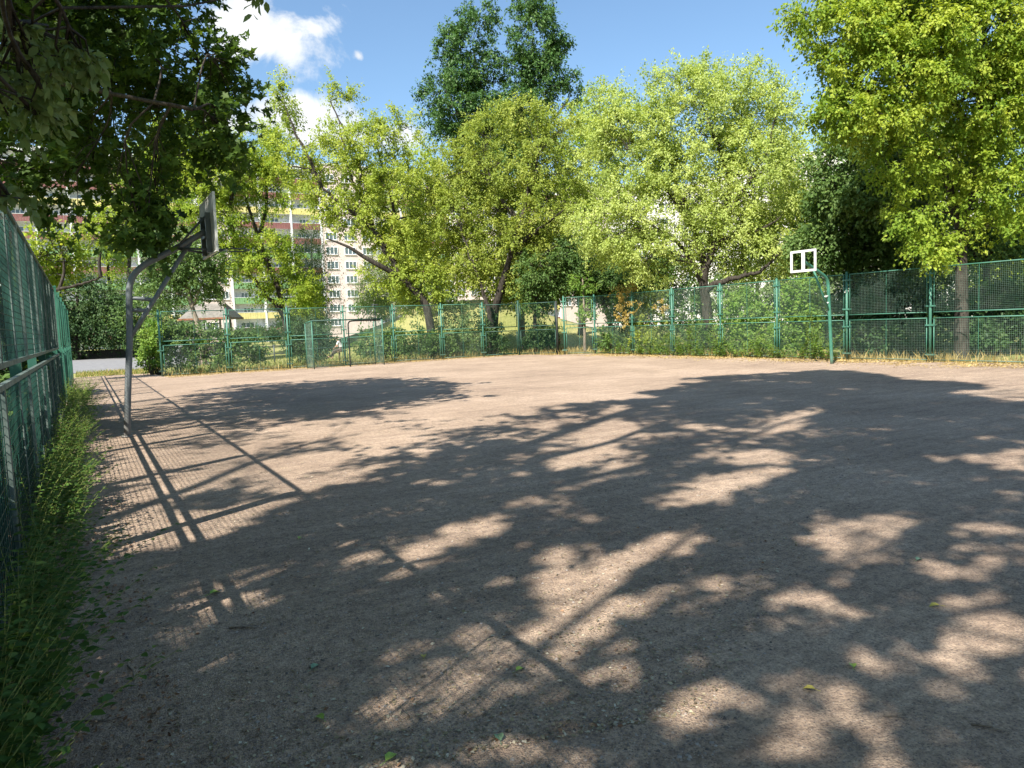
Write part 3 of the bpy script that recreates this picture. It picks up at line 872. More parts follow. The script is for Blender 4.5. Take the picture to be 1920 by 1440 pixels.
# face
for s in (1, -1):
    MB().tube([(.345, .032 * s, 1.175), (.356, .032 * s, 1.175)], 0.012, 8).build('eye', M['hair'], body, True)
    MB().tube([(.265, .088 * s, 1.165), (.262, .102 * s, 1.165)], [.026, .018], 8).build('ear', M['skin'], body, True)
MB().tube([(.350, 0, 1.165), (.378, 0, 1.135)], [.008, .016], 7).build('nose', M['skin'], body, True)
MB().tube([(.352, -.022, 1.105), (.357, .022, 1.105)], 0.006, 6).build('mouth', M['red_bag'], body, True)
skin_mesh([((.20, 0, 1.17), (.075, .085)), ((.235, 0, 1.235), (.09, .07)), ((.30, 0, 1.262), (.06, .035))], [(0, 1), (1, 2)], 'hair', M['hair'], person, 2)
skin_mesh([((.0, 0, .585), (.165, .135)), ((.05, 0, .70), (.145, .125)), (chest, (.155, .12)), ((.175, 0, .985), (.075, .07))] +
          [((.14, .17, .93), .072), ((.215, .192, .79), .062), ((.14, -.17, .93), .072), ((.215, -.192, .79), .062)],
          [(0, 1), (1, 2), (2, 3), (2, 4), (4, 5), (2, 6), (6, 7)], 'shirt', M['shirt'], person, 2)
skin_mesh([((0, 0, .56), (.15, .115)), ((.06, .10, .53), .098), ((.46, .13, .47), .074), ((.498, .13, .14), .058),
           ((.06, -.10, .53), .098), ((.44, -.15, .36), .074), ((.76, -.16, .145), .058)], [(0, 1), (1, 2), (2, 3), (0, 4), (4, 5), (5, 6)], 'trousers', M['trousers'], person, 2)

# ------------------------------------------------------------------ vegetation


def nrm(a):
    return a / (np.linalg.norm(a, axis=-1, keepdims=True) + 1e-9)


KITE = (np.array([(0, 0, 0), (.42, .30, .07), (1, 0, -.06), (.42, -.30, .07)]), np.array([(0, 2, 1), (0, 3, 2)]))
SLIM = (np.array([(0, 0, 0), (.45, .17, .05), (1, 0, -.10), (.45, -.17, .05)]), np.array([(0, 2, 1), (0, 3, 2)]))
OVAL = (np.array([(0, 0, 0), (.25, .24, .05), (.62, .25, .04), (1, 0, -.12), (.62, -.25, .04), (.25, -.24, .05), (.5, 0, -.02)]),
        np.array([(0, 6, 1), (1, 6, 2), (2, 6, 3), (3, 6, 4), (4, 6, 5), (5, 6, 0)]))
_mp = [(0.0, 0.05), (-.04, .42), (.23, .22), (.42, .52), (.55, .22), (1.0, 0.0)]
_mv = [(x, y, 0.10 * abs(y)) for x, y in _mp] + [(x, -y, 0.10 * abs(y)) for x, y in _mp[-2::-1]] + [(.30, 0, 0)]
LOBED = (np.array(_mv), np.array([(11, i, (i + 1) % 11) for i in range(11)][:10]))


def leaves(P, axis, up, size, tmpl):
    """one leaf per point: P base points, axis tip direction, up rough normal, size length"""
    T, F = tmpl
    a = nrm(axis)
    n = nrm(up - a * np.sum(up * a, 1, keepdims=True))
    s = np.cross(n, a)
    sz = size[:, None, None]
    V = P[:, None, :] + sz * (T[None, :, 0:1] * a[:, None, :] + T[None, :, 1:2] * s[:, None, :] + T[None, :, 2:3] * n[:, None, :])
    k = (np.arange(len(P)) * len(T))[:, None, None]
    return V.reshape(-1, 3), (F[None] + k).reshape(-1, F.shape[1])


def cam_blob(px, py, rx, ry, d, rd=None, w=1.0):
    s = d / 1381.0
    return (PP(px, py, d), np.stack([RIGHT * rx * s, -DOWN * ry * s, FWD * (rd if rd else 0.5 * (rx + ry) * s)]), w)


def xyz_blob(c, r, w=1.0):
    return (np.array(c, float), np.diag(np.array(r, float)), w)


def crown(blobs, n_cl, n_tw, n_lf, rc, size, droop=0.4, shell=0.5, up=0.6, svar=0.35, keep_clump=None, keep_leaf=None, lift=0.0):
    """leaf clumps through a set of ellipsoids; returns clump centres, leaf bases, axes, normals, sizes, tones"""
    wts = np.array([b[2] * (np.linalg.norm(b[1][0]) * np.linalg.norm(b[1][1]) * np.linalg.norm(b[1][2])) ** 0.6 for b in blobs])
    pick = rng.choice(len(blobs), n_cl, p=wts / wts.sum())
    d = nrm(rng.normal(size=(n_cl, 3)))
    r = (shell + (1 - shell) * rng.random(n_cl) ** 0.6) * (0.9 + 0.22 * rng.random(n_cl))
    Cn = np.stack([blobs[i][0] for i in pick])
    Ax = np.stack([blobs[i][1] for i in pick])
    off = np.einsum('ij,ijk->ik', d * r[:, None], Ax)
    cl = Cn + off
    ok = cl[:, 2] > 0.4
    if keep_clump is not None:
        ok &= keep_clump(cl)
    cl, off = cl[ok], off[ok]
    n = len(cl)
    outd = nrm(off)
    tone = rng.random(n) * 0.62
    tw = nrm(outd[:, None, :] * 0.8 + rng.normal(size=(n, n_tw, 3)) * 0.75 + np.array([0, 0, lift]))
    ln = rc * (0.55 + 0.75 * rng.random((n, n_tw, 1)))
    t = rng.random((n, n_tw, n_lf, 1)) ** 0.6
    pos = cl[:, None, None, :] + tw[:, :, None, :] * (t * ln[:, :, None, :]) + rng.normal(size=(n, n_tw, n_lf, 3)) * rc * 0.10
    pos[..., 2] -= droop * rc * 0.45 * t[..., 0] ** 2
    ax = tw[:, :, None, :] * 0.6 + rng.normal(size=(n, n_tw, n_lf, 3)) * 0.65 + np.array([0, 0, -droop])
    nm = rng.normal(size=(n, n_tw, n_lf, 3)) * 0.6 + np.array([0, 0, up]) + tw[:, :, None, :] * 0.25 + SUN_TO * 0.8
    tn = tone[:, None, None] + 0.36 * rng.random((n, n_tw, n_lf))
    P, ax, nm, tn = pos.reshape(-1, 3), ax.reshape(-1, 3), nm.reshape(-1, 3), tn.ravel()
    sz = size * (1 - svar + 2 * svar * rng.random(len(P)))
    if keep_leaf is not None:
        k = keep_leaf(P)
        P, ax, nm, tn, sz = P[k], ax[k], nm[k], tn[k], sz[k]
    return cl, P, ax, nm, sz, tn


def branches(mb, nodes, radii, cl, per=9, r_min=0.012, taper=0.55, avoid=None):
    """secondary branches from the nearest limb point to groups of clumps, twigs on to each clump"""
    if len(cl) < 2:
        return
    nodes, radii = np.array(nodes), np.array(radii)
    k = max(1, len(cl) // per)
    cen = cl[rng.choice(len(cl), k, replace=False)]
    for _ in range(3):
        lab = np.argmin(((cl[:, None, :] - cen[None]) ** 2).sum(2), 1)
        cen = np.stack([cl[lab == i].mean(0) if (lab == i).any() else cen[i] for i in range(k)])
    for i in range(k):
        mem = cl[lab == i]
        if not len(mem):
            continue
        dv = nodes - cen[i]
        cost = np.linalg.norm(dv, axis=1) + np.maximum(dv[:, 2], 0) * 1.2
        j = int(np.argmin(cost))
        a, b = nodes[j], cen[i]
        L = np.linalg.norm(b - a)
        r0 = min(radii[j] * taper, 0.018 + 0.022 * L)
        mid = (a + b) / 2 + np.array([0, 0, L * 0.10]) + rng.normal(size=3) * L * 0.07
        pts = curve([a, mid, b], 3)
        if avoid is not None and avoid(np.array(pts)).mean() > 0.25:  # branches that would shade a drawn light patch are left out
            continue
        rr = np.linspace(max(r0, r_min), r_min, len(pts))
        mb.tube(pts, list(rr), 5, caps=False)
        for m in mem:
            q = pts[rng.integers(len(pts) // 2, len(pts))]
            md = (q + m) / 2 + rng.normal(size=3) * np.linalg.norm(m - q) * 0.12
            mb.tube([q, md, m], [r_min * 0.9, r_min * 0.7, r_min * 0.4], 3, caps=False)


def limb_nodes(polys, r0, r1, bend=0.02, limb_f=0.62):
    """smooth limb polylines; the first is the trunk"""
    res = []
    for i, pl in enumerate(polys):
        pts = np.array(curve(pl, 5))
        if i:
            L = np.linalg.norm(pts[-1] - pts[0])
            pts[1:-1] += rng.normal(size=(len(pts) - 2, 3)) * L * bend * 0.3
        ra = r0 if i == 0 else r0 * limb_f
        res.append((pts, np.linspace(ra, r1, len(pts)) if i else r1 + (r0 - r1) * (1 - np.linspace(0, 1, len(pts))) ** 0.8))
    return res


def tree(name, label, cat, limbs, r0, blobs, leaf, bark='bark', n_cl=350, n_tw=4, n_lf=14, rc=0.9, size=0.11, r1=0.03, tmpl=KITE,
         droop=0.4, shell=0.45, up=0.6, group=None, keep_clump=None, keep_leaf=None, per=9, lift=0.0, limb_f=0.62, toward=0.0, avoid=None, crown_name='crown', trunk_name='trunk'):
    polys = []
    for i, pl in enumerate(limbs):
        q = [PP(p[0], p[1], p[2] - toward * min(1.0, (k + (i > 0) * 3) / 4.0)) if not isinstance(p, np.ndarray) else p for k, p in enumerate(pl)]
        if i == 0:
            q[0] = np.array([q[0][0], q[0][1], terrain(q[0][0], q[0][1]) - 0.1])
        polys.append(q)
    base = polys[0][0].copy()
    base[2] += 0.1
    root = thing(name, label, cat, tuple(base), 0, group)
    tr = limb_nodes(polys, r0, r1, 0.02, limb_f)
    mb = MB()
    nodes, radii = [], []
    for i, (pts, rr) in enumerate(tr):
        if i == 0:                                        # root flare
            rr = rr.copy()
            rr[0] *= 1.35
        mb.tube(list(pts), list(rr), 9 if i == 0 else 7, caps=False)
        s = 2 if i == 0 else 1
        nodes += list(pts[s:])
        radii += list(rr[s:])
    cl, P, ax, nm, sz, tn = crown(blobs, n_cl, n_tw, n_lf, rc, size, droop, shell, up, keep_clump=keep_clump, keep_leaf=keep_leaf, lift=lift)
    branches(mb, nodes, radii, cl, per, avoid=avoid)
    mb.v = [(x - base[0], y - base[1], z - base[2]) for x, y, z in mb.v]
    mb.build(trunk_name, M[bark], root, True)
    V, F = leaves(P, ax, nm, sz, tmpl)
    np_mesh(crown_name, V - base, F, M[leaf], np.repeat(tn, len(tmpl[0])), root)
    return root


def shrub(label, blobs, leaf, n_cl=120, n_tw=4, n_lf=12, rc=0.45, size=0.075, tmpl=KITE, droop=0.2, group=None, cat='shrub', name='shrub', shell=0.35, stems=6, up=0.6, extra=None, plumes=None):
    allc = np.stack([b[0] for b in blobs])
    c = allc.mean(0)
    base = np.array([c[0], c[1], terrain(c[0], c[1])])
    root = thing(name, label, cat, tuple(base), 0, group)
    cl, P, ax, nm, sz, tn = crown(blobs, n_cl, n_tw, n_lf, rc, size, droop, shell, up, lift=0.35)
    k = P[:, 2] > base[2] - 0.02
    P, ax, nm, sz, tn = P[k], ax[k], nm[k], sz[k], tn[k]
    mb = MB()
    for m in cl[:: max(1, len(cl) // (stems * 5))]:
        s = np.array([base[0] + (m[0] - base[0]) * 0.75 + rng.normal() * 0.08, base[1] + (m[1] - base[1]) * 0.75 + rng.normal() * 0.08, base[2] - 0.03])
        md = (s + m) / 2 + rng.normal(size=3) * 0.08
        mb.tube([s - base, md - base, m - base], [0.016, 0.011, 0.005], 4, caps=False)
    mb.build('stem', M['bark'], root, True)
    V, F = leaves(P, ax, nm, sz, tmpl)
    np_mesh('foliage', V - base, F, M[leaf], np.repeat(tn, len(tmpl[0])), root)
    if plumes:
        mat, pb, cnt = plumes
        _, P, ax, nm, sz, tn = crown(pb, cnt, 5, 14, 0.24, 0.05, -0.2, 0.2, 0.3, lift=0.6)
        V, F = leaves(P, ax, nm, sz, KITE)
        np_mesh('blossom', V - base, F, M[mat], np.repeat(tn, 4), root)
    if extra:
        mat, cnt, size2 = extra
        i = rng.choice(len(cl), cnt)
        Q = cl[i] + nrm(rng.normal(size=(cnt, 3)) + np.array([-.5, -.6, .8])) * rc * 0.9 + rng.normal(size=(cnt, 3)) * 0.05
        V, F = leaves(Q, rng.normal(size=(cnt, 3)) + np.array([0, 0, .8]), rng.normal(size=(cnt, 3)), size2 * (.6 + .8 * rng.random(cnt)), KITE)
        np_mesh('blossom', V - base, F, M[mat], rng.random(cnt).repeat(4), root)
    return root


# ---- drawn shade outlines and light patches that the crowns are cut to throw (metres on the ground)
SHADE_MAPLE = [(0.05, 20.86), (1.68, 21.78), (3.33, 21.96), (6.47, 23.45), (8.22, 23.36), (9.34, 21.55), (8.84, 17.73), (7.52, 15.96), (7.42, 14.56), (6.45, 13.35), (5.37, 13.51), (4.68, 13.42), (3.66, 13.41), (2.77, 12.87), (1.82, 11.82), (1.06, 11.69), (-0.02, 12.7)]
SHADE_MAIN = [(1.66, 6.99), (1.29, 6.66), (0.85, 6.09), (0.2, 5.93), (-0.14, 5.75), (-0.91, 6.07), (-0.54, 3.18), (2.77, 0.99), (12.9, 4.76), (13.1, 6.11), (14.35, 7.32), (15.89, 9.09), (17.01, 11.61), (17.74, 13.42), (15.29, 13.88), (13.26, 13.96), (10.18, 11.58), (8.44, 11.7), (6.1, 10.59), (4.38, 9.82), (2.86, 7.94), (2.2, 7.42)]
DAPPLE = [(-0.02, 12.7), (1.06, 11.69), (1.82, 11.82), (2.77, 12.87), (3.61, 13.25), (5.23, 13.17), (6.1, 10.59), (4.38, 9.82), (2.86, 7.94), (2.2, 7.42), (1.66, 6.99), (1.29, 6.66), (0.85, 6.09), (0.2, 5.93), (-0.14, 5.75), (-0.15, 12.1)]
PATCHES = [
  [(6.5, 9.03), (8.24, 10.61), (8.22, 10.05), (7.23, 9.12), (7.14, 8.38), (5.76, 7.43), (4.97, 6.92), (4.51, 6.69), (4.67, 7.09), (5.58, 7.89)] ,
  [(4.19, 5.99), (5.17, 6.39), (5.07, 6.16), (4.14, 5.79)] ,
  [(6.35, 6.02), (6.92, 5.97), (7.01, 5.74), (6.36, 5.33), (5.94, 5.62)] ,
  [(7.47, 6.79), (9.36, 7.75), (10.94, 8.33), (9.98, 7.55), (8.57, 6.92), (7.48, 6.53)] ,
  [(4.86, 5.33), (5.41, 5.42), (6.11, 5.17), (5.72, 4.88), (5.36, 4.88), (4.56, 4.57), (4.14, 4.76), (4.64, 5.13)] ,
  [(4.61, 3.49), (5.15, 3.52), (5.18, 3.17), (4.74, 3.08), (4.4, 2.89), (4.12, 2.89), (4.4, 3.25)] ,
  [(5.42, 2.94), (5.84, 2.97), (5.75, 2.72), (5.37, 2.66)] ,
  [(4.54, 2.52), (4.84, 2.33), (4.62, 2.2), (4.4, 2.29)] ,
  [(3.45, 2.94), (3.64, 2.69), (3.54, 2.49), (3.18, 2.3), (3.14, 2.41), (3.35, 2.54), (3.31, 2.79)] ,
  [(3.83, 2.1), (4.28, 2.17), (4.19, 1.93), (3.55, 1.63), (3.59, 1.77), (3.65, 1.97)] ,
  [(1.79, 2.22), (2.11, 2.46), (2.31, 2.47), (2.35, 2.34), (2.23, 2.19), (2.02, 2.16), (1.83, 2.17)] ,
  [(2.35, 1.94), (2.59, 1.99), (2.93, 2.08), (2.71, 1.92), (2.34, 1.76), (2.24, 1.82)] ,
  [(1.61, 3.04), (2.01, 3.34), (2.56, 3.66), (3.1, 3.91), (3.7, 3.92), (3.26, 3.46), (2.89, 3.6), (2.61, 3.35), (2.84, 3.31), (2.71, 3.14), (2.39, 3.12), (1.95, 2.94), (1.63, 2.83)] ,
  [(0.66, 2.77), (1.58, 3.33), (1.62, 3.23), (0.72, 2.6)] ,
  [(0.83, 2.6), (1.12, 2.75), (1.56, 3.1), (1.55, 2.83), (1.17, 2.65), (0.86, 2.55)] ,
  [(1.02, 2.4), (1.3, 2.53), (1.5, 2.35), (1.32, 2.16), (1.03, 2.36)] ,
  [(1.7, 2.71), (2.14, 2.8), (2.04, 2.65), (1.71, 2.59)] ,
  [(2.25, 5.15), (2.73, 5.34), (2.95, 5.27), (2.66, 4.83), (2.29, 4.93)] ,
  [(1.69, 4.95), (2.08, 4.94), (2.18, 4.58), (1.84, 4.39), (1.6, 4.56)] ,
  [(0.37, 4.67), (0.66, 5.06), (0.64, 4.57), (0.43, 4.57)] ,
  [(0.75, 5.1), (1.06, 5.16), (0.87, 4.62), (0.67, 4.6)] ,
  [(0.86, 4.47), (1.26, 4.81), (1.16, 4.58), (0.89, 4.44)] ,
  [(0.41, 3.76), (0.56, 3.95), (0.52, 3.69)] ,
  [(0.61, 4.04), (0.66, 3.96), (0.64, 3.76), (0.59, 3.79)] ,
  [(0.02, 4.3), (0.36, 4.43), (0.55, 4.51), (0.52, 4.35), (0.08, 4.23)] ,
  [(8.4, 4.22), (9.04, 4.18), (7.75, 3.58), (7.88, 4.2)] ,
  [(7.64, 4.66), (8.08, 4.61), (7.77, 4.3)] ,
  [(3.24, 2.02), (3.49, 1.91), (3.24, 1.75), (3.07, 1.87)] ,
  [(3.02, 5.95), (3.52, 5.78), (3.28, 5.48), (2.98, 5.71)] ,
  [(3.32, 1.57), (3.43, 1.56), (3.21, 1.46)] ,
  [(1.42, 5.01), (1.68, 5.11), (1.65, 4.9), (1.46, 4.9)] ,
  [(2.28, 3.84), (2.73, 4.09), (2.78, 3.98), (2.39, 3.7)] ,
  [(5.98, 9.57), (6.61, 9.77), (6.0, 9.15)] ,
  [(16.4, 17.02), (15.07, 15.02), (14.17, 14.72)] ,
]
FALLEN = [
    (0.56, 4.8, 0.07, 0.4, 'leaf_green', 'bright green leaf lying in a sunlit patch on the left of the court'),
    (3.86, 2.19, 0.06, 2.6, 'leaf_yellow', 'yellow green leaf lying flat in shade at the right of the court'),
    (1.31, 3.22, 0.045, 1.2, 'leaf_yellow', 'curled pale leaf on the sunlit strip between two rail shadows'),
    (1.61, 2.85, 0.05, 0.2, 'leaf_green', 'small green leaf where two fence shadows cross'),
    (0.82, 3.42, 0.06, 0.6, 'leaf_blue', 'grey green curled leaf in shade left of the sunlit strip'),
    (0.74, 2.94, 0.055, 1.9, 'leaf_green', 'crumpled green leaf in shade at the lower middle of the court'),
    (0.85, 2.51, 0.065, 0.5, 'leaf_green', 'dark green leaf near the bottom edge of the picture'),
    (1.27, 2.39, 0.06, 1.3, 'leaf_blue', 'pale curled leaf on a sunlit patch near the bottom edge'),
    (4.46, 2.68, 0.06, 0.1, 'leaf_blue', 'grey green leaf in shade right of the brightest patch'),
    (2.87, 2.01, 0.05, 0.8, 'leaf_green', 'small green leaf beside the long soft light patch at lower right'),
    (2.57, 1.98, 0.05, 2.2, 'leaf_yellow', 'tiny yellow leaf above the long soft light patch'),
    (1.33, 5.68, 0.06, 1.0, 'leaf_green', 'small green leaf in shade beyond the tall post shadow'),
]
TWIGS = [
    ([(0.57, 4.17), (0.64, 4.14), (0.71, 4.09)], 0.006, 'thin dark twig in shade on the left half of the court'),
    ([(2.82, 1.48), (2.86, 1.43), (2.89, 1.37)], 0.005, 'pale straight twig at the lower right of the court'),
    ([(-0.11, 3.5), (-0.03, 3.45), (0.06, 3.46)], 0.005, 'long thin twig beside the weeds at the lower left'),
    ([(2.61, 1.7), (2.65, 1.67), (2.68, 1.64)], 0.003, 'short yellow stalk lying in shade at the lower right'),
    ([(0.07, 3.99), (0.09, 3.9), (0.09, 3.79)], 0.004, 'bent dry stalk near the weeds in the lower left shade'),
]



def inside(poly, X, Y):
    r = np.zeros(len(X), bool)
    p = np.array(poly)
    x0, y0 = p[:, 0], p[:, 1]
    x1, y1 = np.roll(x0, -1), np.roll(y0, -1)
    for a, b, c, d in zip(x0, y0, x1, y1):
        if b == d:
            continue
        cond = ((b > Y) != (d > Y)) & (X < (c - a) * (Y - b) / (d - b) + a)
        r ^= cond
    return r


def dapple(X, Y):
    return (np.sin(2.1 * X + 1.3 * Y + 1.0) + np.sin(3.7 * Y - 1.9 * X + 0.4) + np.sin(5.3 * X - 2.2 * Y) * 0.8 + np.sin(6.1 * Y + 3.3 * X + 2.0) * 0.7 + np.sin(9.1 * X + 7.7 * Y) * 0.5) / 3.2


def in_patch(P):
    X = P[:, 0] + SHIFT[0] * P[:, 2]
    Y = P[:, 1] + SHIFT[1] * P[:, 2]
    r = np.zeros(len(X), bool)
    for q in PATCHES:
        r |= inside(q, X, Y)
    return r


def gaps(P):
    """True for leaves that stay: the rest are cut out so light falls in the drawn patches"""
    X = P[:, 0] + SHIFT[0] * P[:, 2]
    Y = P[:, 1] + SHIFT[1] * P[:, 2]
    seen = (X > -0.3) & (Y > -1.5) & (X < 24) & (Y < 34)
    wx = 0.38 * np.sin(1.7 * Y + 0.6 * X) + 0.24 * np.sin(4.3 * X - 2.1 * Y + 1) + 0.16 * np.sin(7.7 * Y + 3.1 * X)
    wy = 0.38 * np.sin(1.5 * X + 0.9 * Y + 2) + 0.24 * np.sin(4.9 * Y + 1.3 * X) + 0.16 * np.sin(8.3 * X - 2.7 * Y)
    far = np.clip((X - 1.5) / 4.0, 0, 1)
    X0, Y0, X, Y = X, Y, X + wx * far, Y + wy * far
    main, mp, dp = inside(SHADE_MAIN, X, Y), inside(SHADE_MAPLE, X, Y), inside(DAPPLE, X, Y)
    shade = main | mp
    d = dapple(X, Y)
    shade |= dp & (d > 0.18)
    behind = (Y < 1.2) | (X < 0.0)
    keep = ~seen | shade | behind
    lit = np.zeros(len(X), bool)
    for q in PATCHES:
        q = np.array(q)
        c = q.mean(0)
        lit |= inside(c + (q - c) * (1.15 if c[1] > 4.5 else 1.3) + (q - c) / np.linalg.norm(q - c, axis=1, keepdims=True) * 0.05, X0 + 0.12 * wx, Y0 + 0.12 * wy)
    soft = rng.random(len(X))
    fleck = main & (dapple(X * 1.3 + 7, Y * 1.3 - 3) > np.where(X + Y > 10, 0.45, 0.74)) & (X > 1.0)
    keep &= ~(lit & seen & (soft < 0.995))
    keep &= ~(fleck & seen & (soft < 0.93))
    return keep


def in_view(P, top=-25):
    D = P - EYE
    z = D @ FWD
    px = 960 + 1381 * (D @ RIGHT) / np.maximum(z, 0.1)
    py = 720 + 1381 * (D @ DOWN) / np.maximum(z, 0.1)
    return (z > 0.3) & (px > -60) & (px < 1980) & (py > top) & (py < 1500)


A3 = lambda *p: np.array(p, float)

# maple that leans over the left fence: dark leaves at the upper left, its shade is the far lobe on the court
maple_blobs = [cam_blob(40, 285, 130, 100, 12.0), cam_blob(190, 210, 140, 130, 12.5), cam_blob(320, 110, 105, 110, 12.5), cam_blob(405, 110, 45, 55, 12.5),
               cam_blob(412, 250, 34, 58, 12.2, w=2.2), cam_blob(290, 330, 42, 85, 12), cam_blob(270, 425, 32, 45, 12), cam_blob(140, 340, 105, 52, 11.5), cam_blob(245, 412, 45, 34, 11.6),
               cam_blob(60, 120, 150, 130, 12.5), cam_blob(230, -40, 170, 90, 13), cam_blob(90, -60, 150, 110, 13), cam_blob(305, 352, 26, 34, 12),
               cam_blob(438, 140, 24, 30, 12.5, w=2.2), cam_blob(422, 200, 32, 30, 12.4, w=1.6), cam_blob(285, 462, 16, 26, 12),
               xyz_blob((-0.5, 14.5, 8.3), (2.9, 4.2, 2.2)), xyz_blob((0.2, 17.5, 7.0), (2.6, 2.6, 1.7)), xyz_blob((-3.5, 13, 8.5), (3, 4, 3)), xyz_blob((-1.2, 19, 6.6), (2, 2, 1.6))]
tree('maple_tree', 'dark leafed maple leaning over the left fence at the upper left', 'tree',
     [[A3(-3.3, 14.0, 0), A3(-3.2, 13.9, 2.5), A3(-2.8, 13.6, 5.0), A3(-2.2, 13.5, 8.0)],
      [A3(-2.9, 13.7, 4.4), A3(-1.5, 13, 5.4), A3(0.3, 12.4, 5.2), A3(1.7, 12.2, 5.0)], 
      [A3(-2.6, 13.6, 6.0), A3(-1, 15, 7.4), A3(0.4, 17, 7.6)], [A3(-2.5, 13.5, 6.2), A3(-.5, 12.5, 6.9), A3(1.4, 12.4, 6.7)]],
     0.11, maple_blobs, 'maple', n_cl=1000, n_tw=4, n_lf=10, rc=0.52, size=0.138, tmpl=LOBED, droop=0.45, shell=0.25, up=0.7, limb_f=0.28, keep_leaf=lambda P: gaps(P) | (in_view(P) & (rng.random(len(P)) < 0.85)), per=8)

# two tall box elders beside and behind the camera: their crowns shade the near court, a few sprays hang into the picture
big_blobs = [xyz_blob((-2.5, 2.0, 12.0), (7.5, 7.0, 6.0)), xyz_blob((1.0, 4.2, 15.5), (5.0, 5.0, 4.0)), xyz_blob((-6.0, -2.5, 9.0), (5.5, 5.0, 4.5)), xyz_blob((-1.5, 1.0, 17.5), (5, 5, 3)),
             xyz_blob((0.0, -3.0, 12.5), (6, 5, 5.0)), xyz_blob((3.2, 5.0, 14.5), (3.4, 3.4, 2.6))]
tree('box_elder', 'tall box elder beside the left fence whose crown shades the near court', 'tree',
     [[A3(-8.5, 0.5, 0), A3(-8.4, 0.6, 3), A3(-8.0, 0.9, 6), A3(-7.0, 1.4, 9), A3(-5.6, 2.0, 12), A3(-4.4, 2.4, 15.5)],
      [A3(-8.1, .8, 5.6), A3(-5.5, 1.8, 8.6), A3(-2.2, 2.8, 11.0), A3(.6, 4.2, 13)], [A3(-8.0, .9, 6), A3(-6, -1.6, 8.5), A3(-3.4, -3.6, 11)], [A3(-7.3, 1.2, 8.2), A3(-4.5, .4, 12), A3(-1.5, .4, 15)], [A3(-5.6, 2.0, 12), A3(-2.8, 3.5, 14.5), A3(0.5, 5.0, 16)],
      [A3(-7.8, 1.0, 6.6), A3(-6.8, 3.6, 8.8), A3(-5.5, 5.8, 10.5)], [A3(-8.2, .8, 5.2), A3(-9.2, -2, 8), A3(-9.5, -3.5, 9.5)]]
     ,
     0.26, big_blobs, 'elder', n_cl=2700, n_tw=4, n_lf=13, rc=1.05, size=0.20, droop=0.4, shell=0.3, keep_clump=lambda P: ~in_view(P, -120) & (gaps(P) | (P[:, 1] < 0)), keep_leaf=lambda P: gaps(P) & ~in_view(P, -15), per=12, avoid=in_patch)  # crown shaped by its shadow so sun falls in the drawn patches

# a low bough of another box elder: drooping sprays close to the camera at the upper left edge
spray = [cam_blob(20, 120, 34, 40, 4.4, 0.35), cam_blob(55, 85, 50, 26, 4.4, 0.35), cam_blob(110, 100, 36, 26, 4.3, 0.3), cam_blob(150, 90, 16, 24, 4.3, 0.2), cam_blob(35, 175, 28, 30, 4.3, 0.25),
         cam_blob(60, 200, 16, 14, 4.3, 0.2), cam_blob(115, 135, 14, 16, 4.3, 0.2), cam_blob(10, 215, 14, 26, 4.3, 0.2), cam_blob(20, 372, 14, 14, 4.2, 0.15),
         cam_blob(490, -20, 16, 4, 5.0, 0.1, w=.3)]
tree('box_elder', 'thin box elder with pale drooping sprays hanging into the upper left corner', 'tree',
     [[A3(-1.3, 3.6, 0), A3(-1.25, 3.6, 2.0), A3(-1.0, 3.7, 3.4), A3(-.6, 3.9, 4.3), A3(0.2, 4.2, 4.6), A3(0.9, 4.6, 4.3)],
      [A3(-.9, 3.75, 3.6), A3(-.55, 3.85, 3.55), A3(-.2, 3.95, 3.2)], [A3(-1.1, 3.65, 3.0), A3(-.8, 3.7, 3.05), A3(-.45, 3.7, 2.75)]],
     0.05, spray, 'spray', n_cl=58, n_tw=3, n_lf=6, rc=0.13, size=0.068, r1=0.008, tmpl=OVAL, droop=1.0, shell=0.1, up=0.1, per=8)

# ---- trees behind the court
tree('box_elder', 'box elder with a long dark trunk leaning left behind the goal', 'tree',
     [[(812, 610, 38), (800, 577, 38), (773, 540, 38), (747, 517, 38), (710, 497, 37.6), (680, 480, 37.4), (653, 463, 37.2), (613, 447, 37)],
      [(752, 521, 38), (725, 470, 38), (695, 425, 37.8), (660, 400, 37.5), (627, 370, 37.3), (603, 353, 37.2), (583, 320, 37.1), (547, 313, 37)],
      [(722, 465, 38), (700, 430, 38.4), (690, 390, 38.6), (675, 350, 38.6), (675, 310, 38.6), (663, 273, 38.6), (640, 235, 38.6), (620, 190, 38.6)],
      [(736, 500, 38.2), (740, 440, 38.8), (735, 380, 39), (720, 320, 39.2), (700, 260, 39.2)], [(690, 390, 38.6), (665, 350, 38.4), (650, 300, 38.4), (636, 230, 38.2)], [(603, 353, 37.2), (580, 300, 37), (555, 250, 37), (535, 200, 37)]],
     0.23, [cam_blob(635, 320, 85, 90, 38, w=.8), cam_blob(690, 280, 50, 60, 38.5, w=.7), cam_blob(560, 292, 50, 52, 37.5, w=.5), cam_blob(750, 380, 85, 90, 39), cam_blob(718, 505, 42, 38, 37.8),
            cam_blob(633, 195, 18, 45, 38.5, w=.7), cam_blob(537, 195, 14, 40, 37.5, w=.6), cam_blob(626, 165, 7, 28, 38.5, w=1.3), cam_blob(532, 172, 6, 26, 37.5, w=1.3), cam_blob(742, 228, 6, 22, 38.6, w=1.3), cam_blob(660, 190, 8, 24, 38.5, w=1.2), cam_blob(660, 400, 60, 50, 38), cam_blob(760, 460, 50, 50, 38.5), cam_blob(715, 250, 22, 30, 38.5, w=.6), cam_blob(760, 250, 30, 40, 39, w=.4), cam_blob(790, 540, 50, 45, 39)],
     'elder', n_cl=462, n_tw=6, n_lf=24, rc=0.75, size=0.122, shell=0.35, per=7, toward=0.4, limb_f=0.5)
